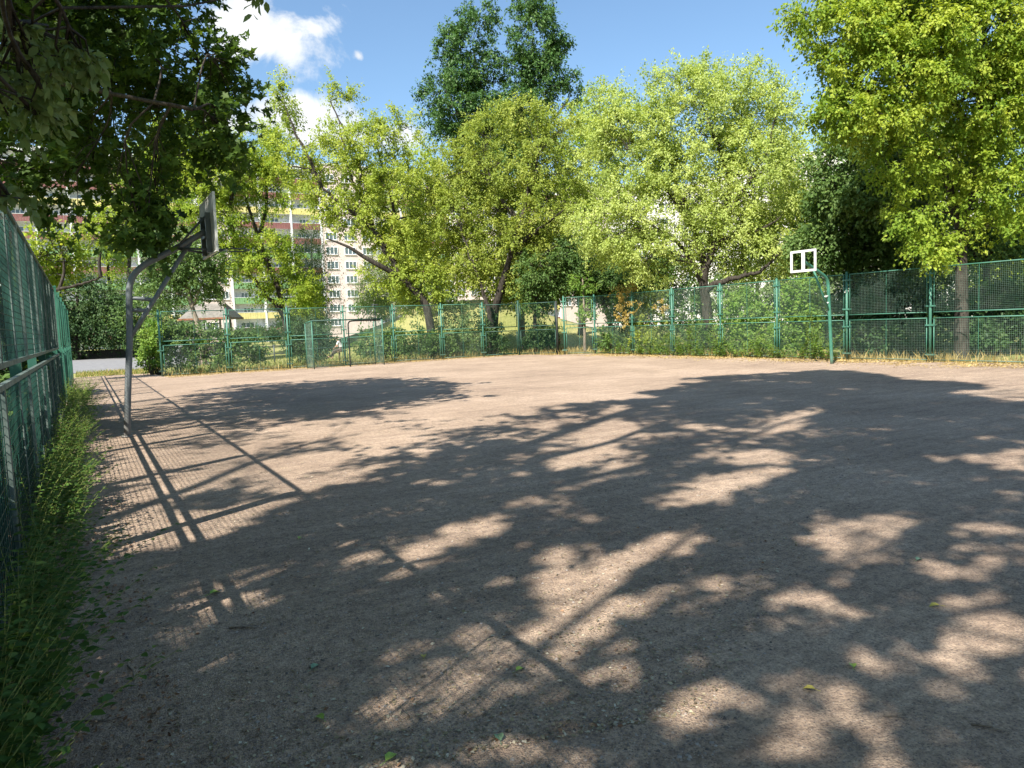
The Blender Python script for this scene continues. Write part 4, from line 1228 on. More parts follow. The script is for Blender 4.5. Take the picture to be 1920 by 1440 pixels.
tree('box_elder', 'yellow green box elder in front of the balconies left of the goal', 'tree',
     [[(545, 625, 47), (530, 580, 47), (521, 540, 47), (505, 500, 46.8), (484, 443, 46.6), (470, 400, 46.4), (461, 370, 46.2), (455, 310, 46)],
      [(533, 592, 47), (512, 566, 46.8), (488, 540, 46.6), (465, 510, 46.4), (448, 462, 46.2), (430, 405, 46), (408, 365, 46), (385, 325, 46)],
      [(484, 443, 46.6), (500, 380, 46.6), (497, 330, 46.6), (490, 280, 46.6)], [(430, 400, 45.8), (440, 355, 45.6), (470, 330, 45.4)], [(405, 370, 45.6), (370, 320, 45.6), (345, 270, 45.6), (335, 220, 45.6)]],
     0.19, [cam_blob(420, 318, 90, 62, 46), cam_blob(345, 285, 55, 65, 45.8), cam_blob(480, 275, 60, 50, 46.4, w=.7), cam_blob(395, 400, 70, 45, 45.8, w=.8), cam_blob(500, 480, 55, 45, 46.6, w=.8), cam_blob(540, 545, 60, 40, 47),
            cam_blob(430, 480, 60, 40, 46, w=.7), cam_blob(510, 350, 40, 50, 46.4, w=.6), cam_blob(300, 330, 40, 60, 45.5, w=.7)],
     'elder_fresh', n_cl=640, n_tw=6, n_lf=24, rc=0.84, size=0.138, shell=0.35, per=8, limb_f=0.75)
tree('plane_tree', 'small tree with a pale bare trunk beside the play tower', 'tree',
     [[(380, 650, 41), (372, 615, 41), (363, 585, 41), (355, 555, 41), (347, 520, 41), (340, 490, 41)], [(360, 575, 41), (375, 540, 41.2), (390, 505, 41.3)], [(352, 545, 41), (330, 520, 41), (315, 500, 41)]],
     0.17, [cam_blob(345, 500, 60, 45, 41), cam_blob(300, 540, 35, 40, 41), cam_blob(385, 520, 45, 40, 41.5, w=.7), cam_blob(320, 450, 40, 30, 41, w=.7)], 'birch', 'bark_pale', n_cl=262, n_lf=18, rc=0.75, size=0.135, shell=0.3)
tree('birch_tree', 'weeping birch hanging dark green in front of the balconies', 'tree',
     [[(588, 630, 52), (587, 570, 52), (585, 500, 52), (583, 430, 52)], [(586, 520, 52), (570, 480, 52), (560, 450, 52)]],
     0.16, [cam_blob(583, 480, 30, 60, 52), cam_blob(575, 540, 38, 40, 52), cam_blob(565, 590, 45, 25, 52), cam_blob(600, 560, 20, 40, 52)], 'birch', 'bark_birch', n_cl=298, n_tw=3, n_lf=24, rc=1.3, size=0.117, droop=1.6, shell=0.2, tmpl=SLIM, r1=.02)
tree('birch_tree', 'weeping birch with white trunk beyond the leaning trunk', 'tree',
     [[(742, 600, 58), (738, 560, 58), (735, 520, 58), (733, 470, 58)], [(736, 530, 58), (715, 500, 58), (705, 480, 58)]],
     0.2, [cam_blob(733, 500, 38, 45, 58), cam_blob(700, 530, 28, 38, 58), cam_blob(765, 530, 32, 38, 58), cam_blob(720, 555, 40, 14, 58)], 'willow', 'bark_birch', n_cl=243, n_tw=3, n_lf=24, rc=1.23, size=0.135, droop=1.6, shell=0.2, tmpl=SLIM, r1=.02)
tree('poplar_tree', 'tall dark green poplar with two rounded tops above the yellow trees', 'tree',
     [[(940, 620, 66), (940, 500, 66), (938, 380, 66), (930, 280, 66), (905, 180, 66), (885, 80, 66)], [(938, 360, 66), (965, 260, 66.5), (985, 160, 66.8), (1000, 60, 67)], [(932, 300, 66), (870, 230, 65.5), (835, 170, 65)], [(960, 280, 66), (1030, 230, 66.5), (1070, 180, 67)]],
     0.55, [cam_blob(876, 100, 48, 85, 66), cam_blob(1003, 80, 48, 85, 67), cam_blob(855, 195, 60, 70, 65.5), cam_blob(945, 222, 75, 50, 66), cam_blob(1020, 140, 42, 50, 66.8), cam_blob(930, 240, 95, 55, 66), cam_blob(1075, 165, 20, 26, 67, w=.8), cam_blob(800, 190, 16, 26, 65.5, w=.9),
            cam_blob(830, 110, 16, 16, 65.5, w=.8), cam_blob(845, 75, 18, 22, 65.5, w=.8), cam_blob(940, 330, 90, 60, 66), cam_blob(1045, 80, 20, 20, 67, w=.8), cam_blob(905, 22, 26, 26, 66), cam_blob(990, -5, 40, 20, 67), cam_blob(940, 150, 34, 55, 66, w=.7)],
     'poplar', n_cl=739, n_tw=6, n_lf=19, rc=1.01, size=0.228, shell=0.35, droop=0.5, per=9)
tree('box_elder', 'olive green box elder with a forked trunk behind the dark gate', 'tree',
     [[(922, 625, 40), (927, 590, 40), (934, 560, 40), (945, 520, 40), (960, 470, 40), (975, 420, 40), (988, 370, 40), (990, 320, 40)],
      [(922, 612, 40), (915, 580, 40.2), (905, 545, 40.3), (885, 490, 40.3), (865, 430, 40.3)], [(988, 370, 40), (1003, 338, 40), (1008, 290, 40)], [(960, 470, 40), (1010, 430, 39.8), (1060, 390, 39.6)], [(975, 420, 40), (940, 370, 40), (915, 320, 40)]],
     0.26, [cam_blob(950, 300, 100, 85, 40), cam_blob(880, 370, 75, 80, 40.2), cam_blob(1000, 410, 90, 80, 39.6), cam_blob(1050, 300, 60, 90, 40, w=.8), cam_blob(950, 480, 85, 55, 39.6), cam_blob(870, 480, 55, 55, 40.2), cam_blob(1000, 530, 65, 40, 39.8), cam_blob(845, 320, 40, 60, 40.4, w=.7),
            cam_blob(980, 215, 60, 25, 40, w=.6), cam_blob(915, 235, 40, 25, 40, w=.6), cam_blob(1040, 470, 60, 45, 40)],
     'elder_olive', n_cl=762, n_tw=6, n_lf=19, rc=0.75, size=0.132, shell=0.4, per=9, toward=1.4)
tree('box_elder', 'straight pale trunked tree behind the left leaf of the gate', 'tree',
     [[(978, 622, 44), (978, 590, 44), (979, 550, 44), (982, 500, 44), (985, 450, 44)], [(980, 540, 44), (1000, 500, 44), (1015, 470, 44)]],
     0.22, [cam_blob(985, 480, 55, 60, 44), cam_blob(1030, 520, 40, 40, 44), cam_blob(940, 520, 40, 40, 44)], 'elder_olive', 'bark_pale', n_cl=262, n_lf=18, rc=0.9, size=0.153)
tree('box_elder', 'thin dark trunked tree behind the right leaf of the gate', 'tree',
     [[(1004, 640, 38), (1003, 610, 38), (1004, 575, 38), (1010, 530, 38), (1015, 480, 38)]],
     0.12, [cam_blob(1005, 555, 30, 25, 38), cam_blob(1020, 510, 45, 40, 38), cam_blob(1060, 500, 30, 35, 38), cam_blob(1075, 470, 30, 30, 38)], 'shrub', n_cl=192, n_lf=18, rc=0.7, size=0.126)
tree('box_elder', 'broad pale green box elder with a low bent limb behind the right fence', 'tree',
     [[(1327, 650, 32), (1326, 600, 32), (1324, 565, 32), (1319, 537, 32), (1322, 505, 32), (1335, 470, 32), (1355, 420, 32.2), (1364, 384, 32.4), (1371, 332, 32.6), (1384, 280, 32.8), (1391, 200, 33)],
      [(1322, 545, 32), (1341, 533, 31.8), (1368, 525, 31.4), (1395, 516, 31.2), (1425, 508, 31), (1462, 475, 30.8), (1490, 440, 30.8)],
      [(1319, 537, 32), (1310, 514, 32), (1302, 495, 32), (1270, 455, 32.2), (1220, 420, 32.4), (1170, 400, 32.6)], [(1355, 420, 32.2), (1371, 390, 31.8), (1384, 374, 31.6), (1400, 348, 31.4), (1440, 280, 31.2), (1455, 220, 31.2)],
      [(1322, 505, 32), (1300, 430, 32.4), (1270, 350, 32.8), (1250, 270, 33)], [(1340, 455, 32), (1370, 445, 31.6), (1420, 432, 31.2), (1460, 410, 31)], [(1300, 430, 32.4), (1240, 340, 32.8), (1180, 280, 33)], [(1371, 332, 32.6), (1340, 260, 32.8), (1310, 180, 33)]],
     0.25, [cam_blob(1290, 245, 120, 85, 32.8), cam_blob(1180, 290, 85, 95, 33), cam_blob(1400, 225, 85, 75, 32.5), cam_blob(1430, 340, 80, 85, 31.6, w=1.2), cam_blob(1260, 390, 110, 65, 32), cam_blob(1140, 420, 65, 60, 32.5), cam_blob(1370, 430, 90, 60, 32, w=1.2), cam_blob(1300, 165, 70, 30, 33, w=.8),
            cam_blob(1465, 230, 35, 75, 31.5, w=.7), cam_blob(1240, 480, 80, 45, 32), cam_blob(1430, 475, 80, 40, 31.4, w=1.3), cam_blob(1290, 330, 90, 60, 32.8, w=.7), cam_blob(1235, 135, 10, 22, 33, w=1.3), cam_blob(1270, 128, 8, 20, 33, w=1.3), cam_blob(1325, 118, 8, 16, 33, w=1.3), cam_blob(1380, 140, 10, 20, 33, w=1.3), cam_blob(1415, 140, 8, 20, 33, w=1.2), cam_blob(1140, 210, 45, 45, 33.2, w=.6), cam_blob(1325, 135, 22, 22, 33, w=.8), cam_blob(1225, 150, 22, 20, 33, w=.7), cam_blob(1455, 150, 14, 30, 31.5, w=.6)],
     'elder_pale', n_cl=1132, n_tw=6, n_lf=21, rc=0.72, size=0.109, shell=0.4, per=9, toward=0.5)
tree('box_elder', 'large bright box elder overhanging the right fence near the top right corner', 'tree',
     [[(1803, 690, 22.5), (1803, 600, 22.5), (1803, 520, 22.5), (1803, 455, 22.5), (1812, 380, 22.5), (1830, 300, 22.5), (1850, 200, 22.5), (1870, 60, 22.5)],
      [(1803, 440, 22.5), (1780, 350, 22), (1740, 270, 21.4), (1690, 210, 20.8), (1620, 170, 20.2)], [(1835, 280, 22.5), (1800, 210, 21.8), (1750, 150, 21), (1680, 90, 20.4), (1600, 50, 20)], [(1845, 230, 22.5), (1829, 132, 21.4), (1790, 124, 20.8), (1759, 113, 20.4)],
      [(1812, 380, 22.5), (1870, 330, 22), (1930, 280, 21.4)]],
     0.22, [cam_blob(1690, 120, 120, 85, 20.5), cam_blob(1590, 60, 75, 45, 20), cam_blob(1850, 180, 110, 95, 21.5), cam_blob(1630, 215, 85, 40, 20.4), cam_blob(1580, 215, 45, 26, 20.2, w=.7), cam_blob(1790, 300, 80, 50, 21.5, w=.45), cam_blob(1880, 350, 80, 60, 21.8, w=.45), cam_blob(1720, -40, 190, 80, 20.5), 
            cam_blob(1745, 455, 38, 20, 21, w=.8), cam_blob(1690, 300, 70, 35, 21, w=.5), cam_blob(1720, 390, 55, 30, 21, w=.4), cam_blob(1800, 70, 130, 90, 20.8), cam_blob(1550, 130, 30, 30, 20, w=.6), cam_blob(1520, 20, 35, 22, 19.8, w=.7), cam_blob(1850, 430, 60, 25, 22, w=.35), cam_blob(1950, 100, 100, 120, 21.5)],
     'elder_fresh', n_cl=1097, n_tw=6, n_lf=21, rc=0.55, size=0.105, shell=0.4, droop=0.6, per=9)
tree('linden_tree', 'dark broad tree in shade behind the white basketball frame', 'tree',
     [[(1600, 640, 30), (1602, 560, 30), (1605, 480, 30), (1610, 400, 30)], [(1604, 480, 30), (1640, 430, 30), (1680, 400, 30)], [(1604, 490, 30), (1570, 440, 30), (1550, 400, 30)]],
     0.22, [cam_blob(1600, 400, 75, 75, 30), cam_blob(1590, 320, 60, 75, 28), cam_blob(1660, 330, 60, 75, 27), cam_blob(1720, 300, 55, 70, 27), cam_blob(1680, 420, 70, 60, 30.5), cam_blob(1540, 470, 50, 40, 29.5), cam_blob(1640, 490, 70, 40, 30)], 'birch', n_cl=594, n_tw=6, n_lf=14, rc=0.75, size=0.156)  # crown raised and brought forward to stand for shade inside the bright box elder
tree('linden_tree', 'mid green tree far behind the right fence between two trunks', 'tree',
     [[(1720, 650, 44), (1720, 560, 44), (1720, 480, 44), (1725, 420, 44)], [(1720, 500, 44), (1690, 450, 44), (1670, 430, 44)]],
     0.25, [cam_blob(1720, 450, 80, 60, 44), cam_blob(1660, 500, 60, 50, 44), cam_blob(1780, 500, 60, 50, 44)], 'willow', n_cl=277, n_tw=6, n_lf=14, rc=0.88, size=0.177)
tree('linden_tree', 'sunlit tree at the far right edge behind the fence', 'tree',
     [[(1900, 650, 36), (1900, 560, 36), (1900, 480, 36), (1895, 420, 36)], [(1900, 500, 36), (1930, 450, 36), (1950, 430, 36)]],
     0.25, [cam_blob(1900, 440, 70, 60, 36), cam_blob(1960, 500, 60, 60, 36), cam_blob(1860, 500, 50, 50, 36)], 'elder_fresh', n_cl=277, n_tw=6, n_lf=14, rc=0.79, size=0.166)
tree('linden_tree', 'dense dark tree behind the broad pale box elder', 'tree',
     [[(1190, 650, 46), (1190, 580, 46), (1190, 520, 46), (1195, 460, 46)], [(1190, 540, 46), (1150, 500, 46), (1120, 480, 46)]],
     0.25, [cam_blob(1190, 490, 70, 50, 46), cam_blob(1110, 520, 50, 40, 46), cam_blob(1260, 520, 50, 40, 46), cam_blob(1150, 545, 60, 25, 46)], 'shrub', n_cl=277, n_tw=6, n_lf=14, rc=0.88, size=0.177)
tree('young_tree', 'thin young tree with a pale stem behind the corner of the green fence', 'tree',
     [[(1096, 652, 37), (1096, 620, 37), (1095, 590, 37), (1094, 555, 37), (1092, 520, 37)]],
     0.08, [cam_blob(1100, 578, 12, 22, 37), cam_blob(1092, 530, 18, 16, 37)], 'shrub_bright', 'bark_pale', n_cl=60, n_tw=3, n_lf=12, rc=0.35, size=0.108)
tree('crooked_tree', 'crooked trunk leaning left behind the corner of the right fence', 'tree',
     [[(1150, 640, 39), (1143, 600, 39), (1132, 570, 39), (1125, 545, 39), (1128, 510, 39)]],
     0.16, [cam_blob(1120, 520, 40, 30, 39), cam_blob(1160, 530, 40, 25, 39)], 'shrub', n_cl=140, n_lf=18, rc=0.7, size=0.126)
tree('dead_limbed_tree', 'tree with a bare broken limb above the far end of the left fence', 'tree',
     [[A3(-3.0, 30, 0), A3(-2.9, 30, 2.0), A3(-2.6, 30, 3.4), A3(-2.2, 30, 5.0)], [(90, 548, 27), (130, 538, 27), (160, 530, 27), (192, 518, 27)], [(188, 520, 27), (186, 490, 27), (192, 455, 27), (200, 430, 27)], [(110, 545, 27), (120, 510, 27), (118, 480, 27)]],
     0.16, [cam_blob(110, 470, 45, 40, 27), cam_blob(150, 490, 30, 26, 27, w=.7), cam_blob(60, 500, 50, 40, 27), cam_blob(170, 450, 22, 18, 27, w=.5)], 'elder_fresh', n_cl=158, n_lf=9, rc=0.6, size=0.150, keep_leaf=gaps, limb_f=0.42)
tree('linden_tree', 'dark tree filling the view at the end of the left fence', 'tree',
     [[(140, 655, 62), (142, 620, 62), (145, 570, 62), (145, 520, 62)], [(145, 580, 62), (190, 560, 62), (220, 550, 62)]],
     0.3, [cam_blob(140, 570, 70, 55, 62), cam_blob(210, 600, 60, 45, 62), cam_blob(110, 620, 60, 45, 62)], 'shrub_dark', n_cl=323, n_tw=6, n_lf=14, rc=1.06, size=0.207)
tree('box_elder', 'yellow green tree seen through the maple above the left balconies', 'tree',
     [[(240, 650, 70), (240, 560, 70), (245, 450, 70), (260, 350, 70)], [(243, 480, 70), (280, 400, 70), (310, 340, 70)]],
     0.3, [cam_blob(270, 350, 40, 70, 70, w=.7), cam_blob(220, 420, 50, 40, 70, w=.6), cam_blob(190, 480, 40, 30, 70, w=.6)], 'elder_fresh', n_cl=228, n_lf=18, rc=1.3, size=0.216)

tree('box_elder', 'yellow green box elder far back between the leaning trunk and the gate', 'tree',
     [[(815, 610, 54), (815, 540, 54), (820, 460, 54), (825, 380, 54)], [(816, 510, 54), (790, 440, 54), (770, 390, 54)], [(818, 480, 54), (860, 420, 54), (880, 360, 54)]],
     0.25, [cam_blob(800, 390, 90, 100, 54), cam_blob(790, 330, 45, 60, 54, w=.7), cam_blob(860, 480, 60, 60, 54), cam_blob(770, 480, 45, 50, 54)], 'elder', n_cl=277, n_tw=6, n_lf=14, rc=0.97, size=0.191)
tree('box_elder', 'box elder far back filling the gap between the two broad crowns', 'tree',
     [[(1090, 610, 52), (1090, 540, 52), (1095, 440, 52), (1100, 330, 52)], [(1092, 500, 52), (1060, 420, 52), (1045, 370, 52)], [(1095, 450, 52), (1130, 380, 52), (1150, 320, 52)]],
     0.25, [cam_blob(1095, 310, 70, 90, 52), cam_blob(1080, 420, 75, 70, 52), cam_blob(1140, 230, 55, 60, 52, w=.8), cam_blob(1130, 490, 60, 40, 52)], 'elder_fresh', n_cl=317, n_tw=6, n_lf=14, rc=0.97, size=0.182)
tree('box_elder', 'box elder behind the white basketball frame reaching above the dark tree', 'tree',
     [[(1500, 620, 44), (1500, 540, 44), (1502, 440, 44), (1505, 320, 44)], [(1500, 500, 44), (1530, 430, 44), (1550, 380, 44)], [(1502, 450, 44), (1470, 390, 44), (1450, 350, 44)]],
     0.25, [cam_blob(1500, 330, 55, 80, 44), cam_blob(1480, 430, 65, 60, 44), cam_blob(1550, 420, 50, 60, 44)], 'elder', n_cl=251, n_tw=6, n_lf=14, rc=0.88, size=0.165)

tree('linden_tree', 'plain green tree in the distance under the low bent limb', 'tree',
     [[(1420, 630, 56), (1420, 580, 56), (1420, 530, 56), (1422, 480, 56)], [(1420, 560, 56), (1380, 530, 56), (1350, 515, 56)], [(1420, 550, 56), (1470, 520, 56), (1510, 510, 56)]],
     0.25, [cam_blob(1420, 530, 70, 45, 56), cam_blob(1350, 550, 50, 35, 56), cam_blob(1500, 540, 60, 45, 56), cam_blob(1560, 560, 45, 40, 56), cam_blob(1440, 590, 80, 26, 56)], 'willow', n_cl=317, n_tw=6, n_lf=10, rc=0.88, size=0.196)

tree('linden_tree', 'added dark tree standing in for shade under the bright box elder on the right', 'tree',
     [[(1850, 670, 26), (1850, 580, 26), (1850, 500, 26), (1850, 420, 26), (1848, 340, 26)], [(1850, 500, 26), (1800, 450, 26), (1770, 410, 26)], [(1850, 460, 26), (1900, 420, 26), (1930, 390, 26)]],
     0.17, [cam_blob(1800, 380, 90, 75, 26), cam_blob(1890, 400, 70, 80, 26), cam_blob(1850, 480, 70, 40, 26), cam_blob(1770, 300, 70, 55, 25.5, w=.8), cam_blob(1880, 300, 60, 60, 26)], 'shrub', n_cl=360, n_tw=6, n_lf=10, rc=0.75, size=0.127)  # added tree, stands in for the shaded lower crown of the bright box elder

# ---- shrubs behind the fences
shrub('long dark thicket standing well behind the right end of the right fence', [cam_blob(1600, 590, 55, 50, 32, 1.2), cam_blob(1690, 590, 60, 60, 31, 1.2), cam_blob(1790, 590, 60, 65, 30, 1.2), cam_blob(1880, 590, 60, 70, 29, 1.2)], 'shrub_dark', n_cl=360, n_lf=9, rc=.7, size=.17, cat='thicket', name='thicket')
shrub('leafy bright green shrub spilling round the left end of the back fence', [cam_blob(288, 650, 20, 48, 32.3, .6), cam_blob(283, 672, 14, 30, 32.0, .5)], 'shrub_bright', n_cl=94, n_lf=9, rc=.35, size=0.129)
shrub('dense hedge behind the first two panels of the back fence', [cam_blob(340, 650, 45, 42, 33.3, .9), cam_blob(400, 655, 45, 42, 33.3, .9), cam_blob(320, 625, 22, 22, 33.3, .7), cam_blob(455, 662, 36, 38, 33.3, .9)], 'shrub', n_cl=306, n_lf=9, rc=.45, size=0.129, cat='hedge', name='hedge')
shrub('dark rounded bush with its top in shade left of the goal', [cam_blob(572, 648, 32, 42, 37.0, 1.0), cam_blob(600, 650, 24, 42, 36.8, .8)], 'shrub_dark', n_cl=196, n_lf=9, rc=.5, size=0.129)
shrub('low shrub seen through the right half of the goal', [cam_blob(698, 650, 34, 28, 37.2, .9), cam_blob(738, 648, 22, 28, 37.2, .8)], 'shrub', n_cl=162, n_lf=9, rc=.42, size=0.123)
shrub('spreading shrub at the foot of the leaning dark trunk', [cam_blob(776, 652, 42, 32, 37.0, .9), cam_blob(815, 654, 34, 28, 37.0, .9)], 'shrub', n_cl=187, n_lf=9, rc=.45, size=0.123)
shrub('silvery green shrub between the leaning trunk and the gate', [cam_blob(850, 600, 32, 50, 39.4, 1.0), cam_blob(865, 645, 34, 30, 38.4, .8)], 'willow', n_cl=170, n_lf=9, rc=.45, size=0.129)
shrub('dark shrub behind the left end of the gate', [cam_blob(925, 645, 22, 24, 37.8, .6), cam_blob(915, 610, 22, 22, 39.5, .7)], 'shrub_dark', n_cl=85, n_lf=9, rc=.4, size=0.123)
shrub('nearly black shrub beside the litter bin behind the gate', [cam_blob(1010, 640, 30, 26, 38.1, .7), cam_blob(1025, 622, 20, 16, 38.1, .6)], 'shrub_dark', n_cl=110, n_lf=9, rc=.4, size=0.123)
shrub('shrub with golden flower plumes at the corner of the right fence', [cam_blob(1160, 600, 26, 46, 35.6, .8), cam_blob(1150, 645, 22, 22, 35.0, .7), cam_blob(1195, 590, 22, 30, 34.6, .7)], 'shrub', n_cl=144, n_lf=9, rc=.45, size=0.129, plumes=('gold', [cam_blob(1146, 546, 22, 6, 33.6, .3), cam_blob(1186, 541, 9, 11, 33.2, .2, w=.8), cam_blob(1166, 590, 10, 24, 33.2, .3), cam_blob(1170, 562, 14, 8, 33.2, .3), cam_blob(1195, 580, 12, 10, 32.6, .3, w=.6), cam_blob(1240, 575, 14, 10, 31.5, .4, w=.5)], 46))
shrub('olive shrub behind the second panel of the right fence', [cam_blob(1225, 600, 32, 46, 33.7, .9), cam_blob(1215, 645, 30, 22, 33.2, .7)], 'elder_olive', n_cl=162, n_lf=9, rc=.45, size=0.123)
shrub('deep green shrub under the broad pale box elder', [cam_blob(1300, 590, 36, 40, 32.7, .9), cam_blob(1285, 635, 32, 26, 31.8, .7), cam_blob(1330, 630, 26, 26, 31.6, .7)], 'shrub', n_cl=196, n_lf=9, rc=.45, size=0.117)
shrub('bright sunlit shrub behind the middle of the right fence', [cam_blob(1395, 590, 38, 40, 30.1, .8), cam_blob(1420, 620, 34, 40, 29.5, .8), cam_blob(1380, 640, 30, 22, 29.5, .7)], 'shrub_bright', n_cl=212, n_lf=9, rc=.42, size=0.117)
shrub('tall yellow green shrub left of the green basketball pole', [cam_blob(1500, 570, 38, 40, 27.7, .8), cam_blob(1510, 620, 42, 44, 27.1, .8), cam_blob(1470, 640, 28, 26, 27.3, .6)], 'shrub_bright', n_cl=255, n_lf=9, rc=.42, size=0.117, tmpl=OVAL)
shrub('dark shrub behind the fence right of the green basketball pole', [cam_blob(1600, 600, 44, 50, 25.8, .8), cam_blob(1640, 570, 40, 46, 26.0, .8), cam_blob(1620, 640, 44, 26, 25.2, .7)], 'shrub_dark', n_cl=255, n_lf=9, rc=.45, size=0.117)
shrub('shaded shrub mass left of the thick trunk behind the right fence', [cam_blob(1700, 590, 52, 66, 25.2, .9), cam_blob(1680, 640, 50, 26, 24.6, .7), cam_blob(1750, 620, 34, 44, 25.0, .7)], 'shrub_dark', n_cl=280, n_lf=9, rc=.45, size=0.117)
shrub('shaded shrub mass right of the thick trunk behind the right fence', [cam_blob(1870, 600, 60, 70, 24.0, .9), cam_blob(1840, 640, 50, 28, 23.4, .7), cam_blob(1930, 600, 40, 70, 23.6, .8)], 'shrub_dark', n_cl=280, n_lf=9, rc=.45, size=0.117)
shrub('pale flowering elderberry at the far side of the grey path', [cam_blob(200, 625, 60, 34, 78, 2.0), cam_blob(250, 630, 50, 30, 78, 2.0)], 'shrub_dark', n_cl=187, n_lf=9, rc=1.0, size=0.234, extra=('blossom', 160, .22))
shrub('mixed green bushes between the path and the play tower', [cam_blob(270, 600, 50, 50, 60, 2.0), cam_blob(330, 590, 50, 40, 60, 2.0), cam_blob(240, 560, 30, 40, 66, 2.0)], 'shrub', n_cl=221, n_lf=9, rc=.9, size=0.199)
shrub('dark bushes at the foot of the apartment block', [cam_blob(470, 626, 60, 8, 110, 2.5), cam_blob(570, 608, 40, 20, 100, 3.0), cam_blob(520, 630, 60, 8, 90, 3.0)], 'shrub_dark', n_cl=187, n_lf=9, rc=1.2, size=0.351)
shrub('line of bushes on the lawn beyond the lamp post', [cam_blob(700, 574, 30, 14, 80, 2.0), cam_blob(745, 552, 40, 18, 80, 2.0), cam_blob(800, 542, 50, 26, 78, 2.0)], 'shrub', n_cl=204, n_lf=9, rc=1.1, size=0.281)
for yy, hh, ll, ml in ((1.2, 1.5, 'low shaded shrub outside the fence beside the camera', 'shrub_dark'), (4.4, 1.5, 'leafy shrub behind the nearest panel of the left fence', 'shrub'), (7.4, 1.25, 'low green shrub pressed against the outside of the left fence', 'shrub_bright'), (10.6, 1.35, 'shrub outside the left fence just short of the grey basketball stand', 'shrub'),
                       (14.0, 2.6, 'shrub outside the left fence level with the grey basketball stand', 'shrub_dark'), (18.0, 2.5, 'shrub outside the left fence where its colour turns light green', 'shrub_bright'), (25.0, 2.2, 'shrub outside the far light green part of the left fence', 'shrub')):
    shrub(ll, [xyz_blob((-1.65, yy, hh * .55), (.75, 1.7, hh * .5)), xyz_blob((-1.5, yy + 1.2, hh * .4), (.6, 1.1, hh * .42))], ml, n_cl=255, n_lf=9, rc=.36, size=0.129)

# ---- weeds along the left fence, weeds and climbers at the foot of the right fence, dry grass, litter


def weeds(name, label, bases, heights, lean, mat, leaf_sz, n_leaf, tmpl=OVAL, stem_r=0.003, cat='plants', spread=0.35, kind='stuff'):
    mb = MB()
    P, A_, N_, S_, T_ = [], [], [], [], []
    for b, h in zip(bases, heights):
        ld = np.array(lean) * (0.3 + rng.random() * 1.1) + np.append(rng.normal(size=2) * spread, 0)
        pts = [np.array([b[0], b[1], b[2] + h * t * (1 - 0.22 * t)]) + ld * h * t ** 1.7 for t in np.linspace(0, 1, 6)]
        mb.tube(pts, list(np.linspace(stem_r, stem_r * 0.35, 6)), 4, caps=False)
        tone = rng.random() * 0.5
        k = max(3, int(n_leaf * h / 0.6))
        ph = rng.random() * 6
        for i in range(k):
            t = 0.12 + 0.88 * (i + rng.random() * .6) / k
            j = min(4, int(t * 5))
            q = pts[j] + (pts[j + 1] - pts[j]) * (t * 5 - j)
            a = ph + i * 2.4
            d = np.array([math.cos(a), math.sin(a), 0.25 - 0.3 * rng.random()])
            P.append(q); A_.append(d); N_.append(np.array([rng.normal() * .3, rng.normal() * .3, 1])); S_.append(leaf_sz * (1.15 - 0.65 * t) * (.6 + .7 * rng.random())); T_.append(tone + .45 * rng.random())
    V, F = leaves(np.array(P), np.array(A_), np.array(N_), np.array(S_), tmpl)
    root = thing(name, label, cat)
    root['kind'] = kind
    np_mesh('foliage', V, F, M[mat], np.repeat(np.array(T_), len(tmpl[0])), root)['kind'] = kind
    mb.build('stem', M['weed_stem'], root, True)['kind'] = kind
    return root


M['weed_stem'] = noise_mat('weed_stem', (0.17, 0.21, 0.05), (0.30, 0.33, 0.09), 20, 0.6)
n = 640
by = 1.5 + 12.3 * rng.random(n) ** 1.4
bx = -0.46 + (0.12 + 0.21 * np.clip((by - 1.5) / 5, 0, 1)) * rng.random(n) ** 1.3
weeds('weeds', 'leafy weeds with arching stalks along the foot of the left fence', [(x, y, -0.01) for x, y in zip(bx, by)], (0.20 + 0.80 * rng.random(n) ** 1.3 * (1 - 0.5 * (bx + .46) / .4)) * np.clip(0.35 + (by - 1.5) / 2.6, 0.35, 1.0), (0.36, 0.22, 0), 'weed', 0.068, 21, stem_r=0.0022, spread=0.20)
n = 260
weeds('weeds', 'sunlit bright weeds at the far end of the left fence', [(-0.42 + 0.5 * rng.random() ** 1.5, 13.0 + 12 * rng.random(), 0) for _ in range(n)], 0.35 + 0.6 * rng.random(n), (0.25, 0.05, 0), 'shrub_bright', 0.075, 14, KITE)
n = 420
weeds('weeds', 'pale green weeds and climbers at the foot of the right fence', [(21.15 + 0.75 * rng.random(), 15.6 + 12.5 * rng.random(), 0) for _ in range(n)], 0.3 + 1.0 * rng.random(n) ** 2, (-0.12, 0, 0), 'shrub_bright', 0.12, 15, KITE)
n = 420
weeds('weeds', 'low weeds at the foot of the back fence', [(2.9 + 14.5 * rng.random(), 33.1 + 0.9 * rng.random(), 0) for _ in range(n)], 0.2 + 0.5 * rng.random(n) ** 2, (0, -0.1, 0), 'shrub', 0.10, 12, KITE)
for i, (yy, ll) in enumerate(((20.9, 'yellow leaved climber running up a post of the right fence'), (16.5, 'broad leaved climber on the fence near the green pole'), (22.2, 'thin climber on the fence under the low bent limb'))):
    n = 34
    weeds('climbing_plant', ll, [(21.44, yy - .25 + .5 * rng.random(), 0) for _ in range(n)], 0.5 + 1.9 * rng.random(n), (-0.02, 0, 0), 'shrub_bright', 0.12, 5, OVAL, spread=0.06, cat='climbing plant', kind='thing')


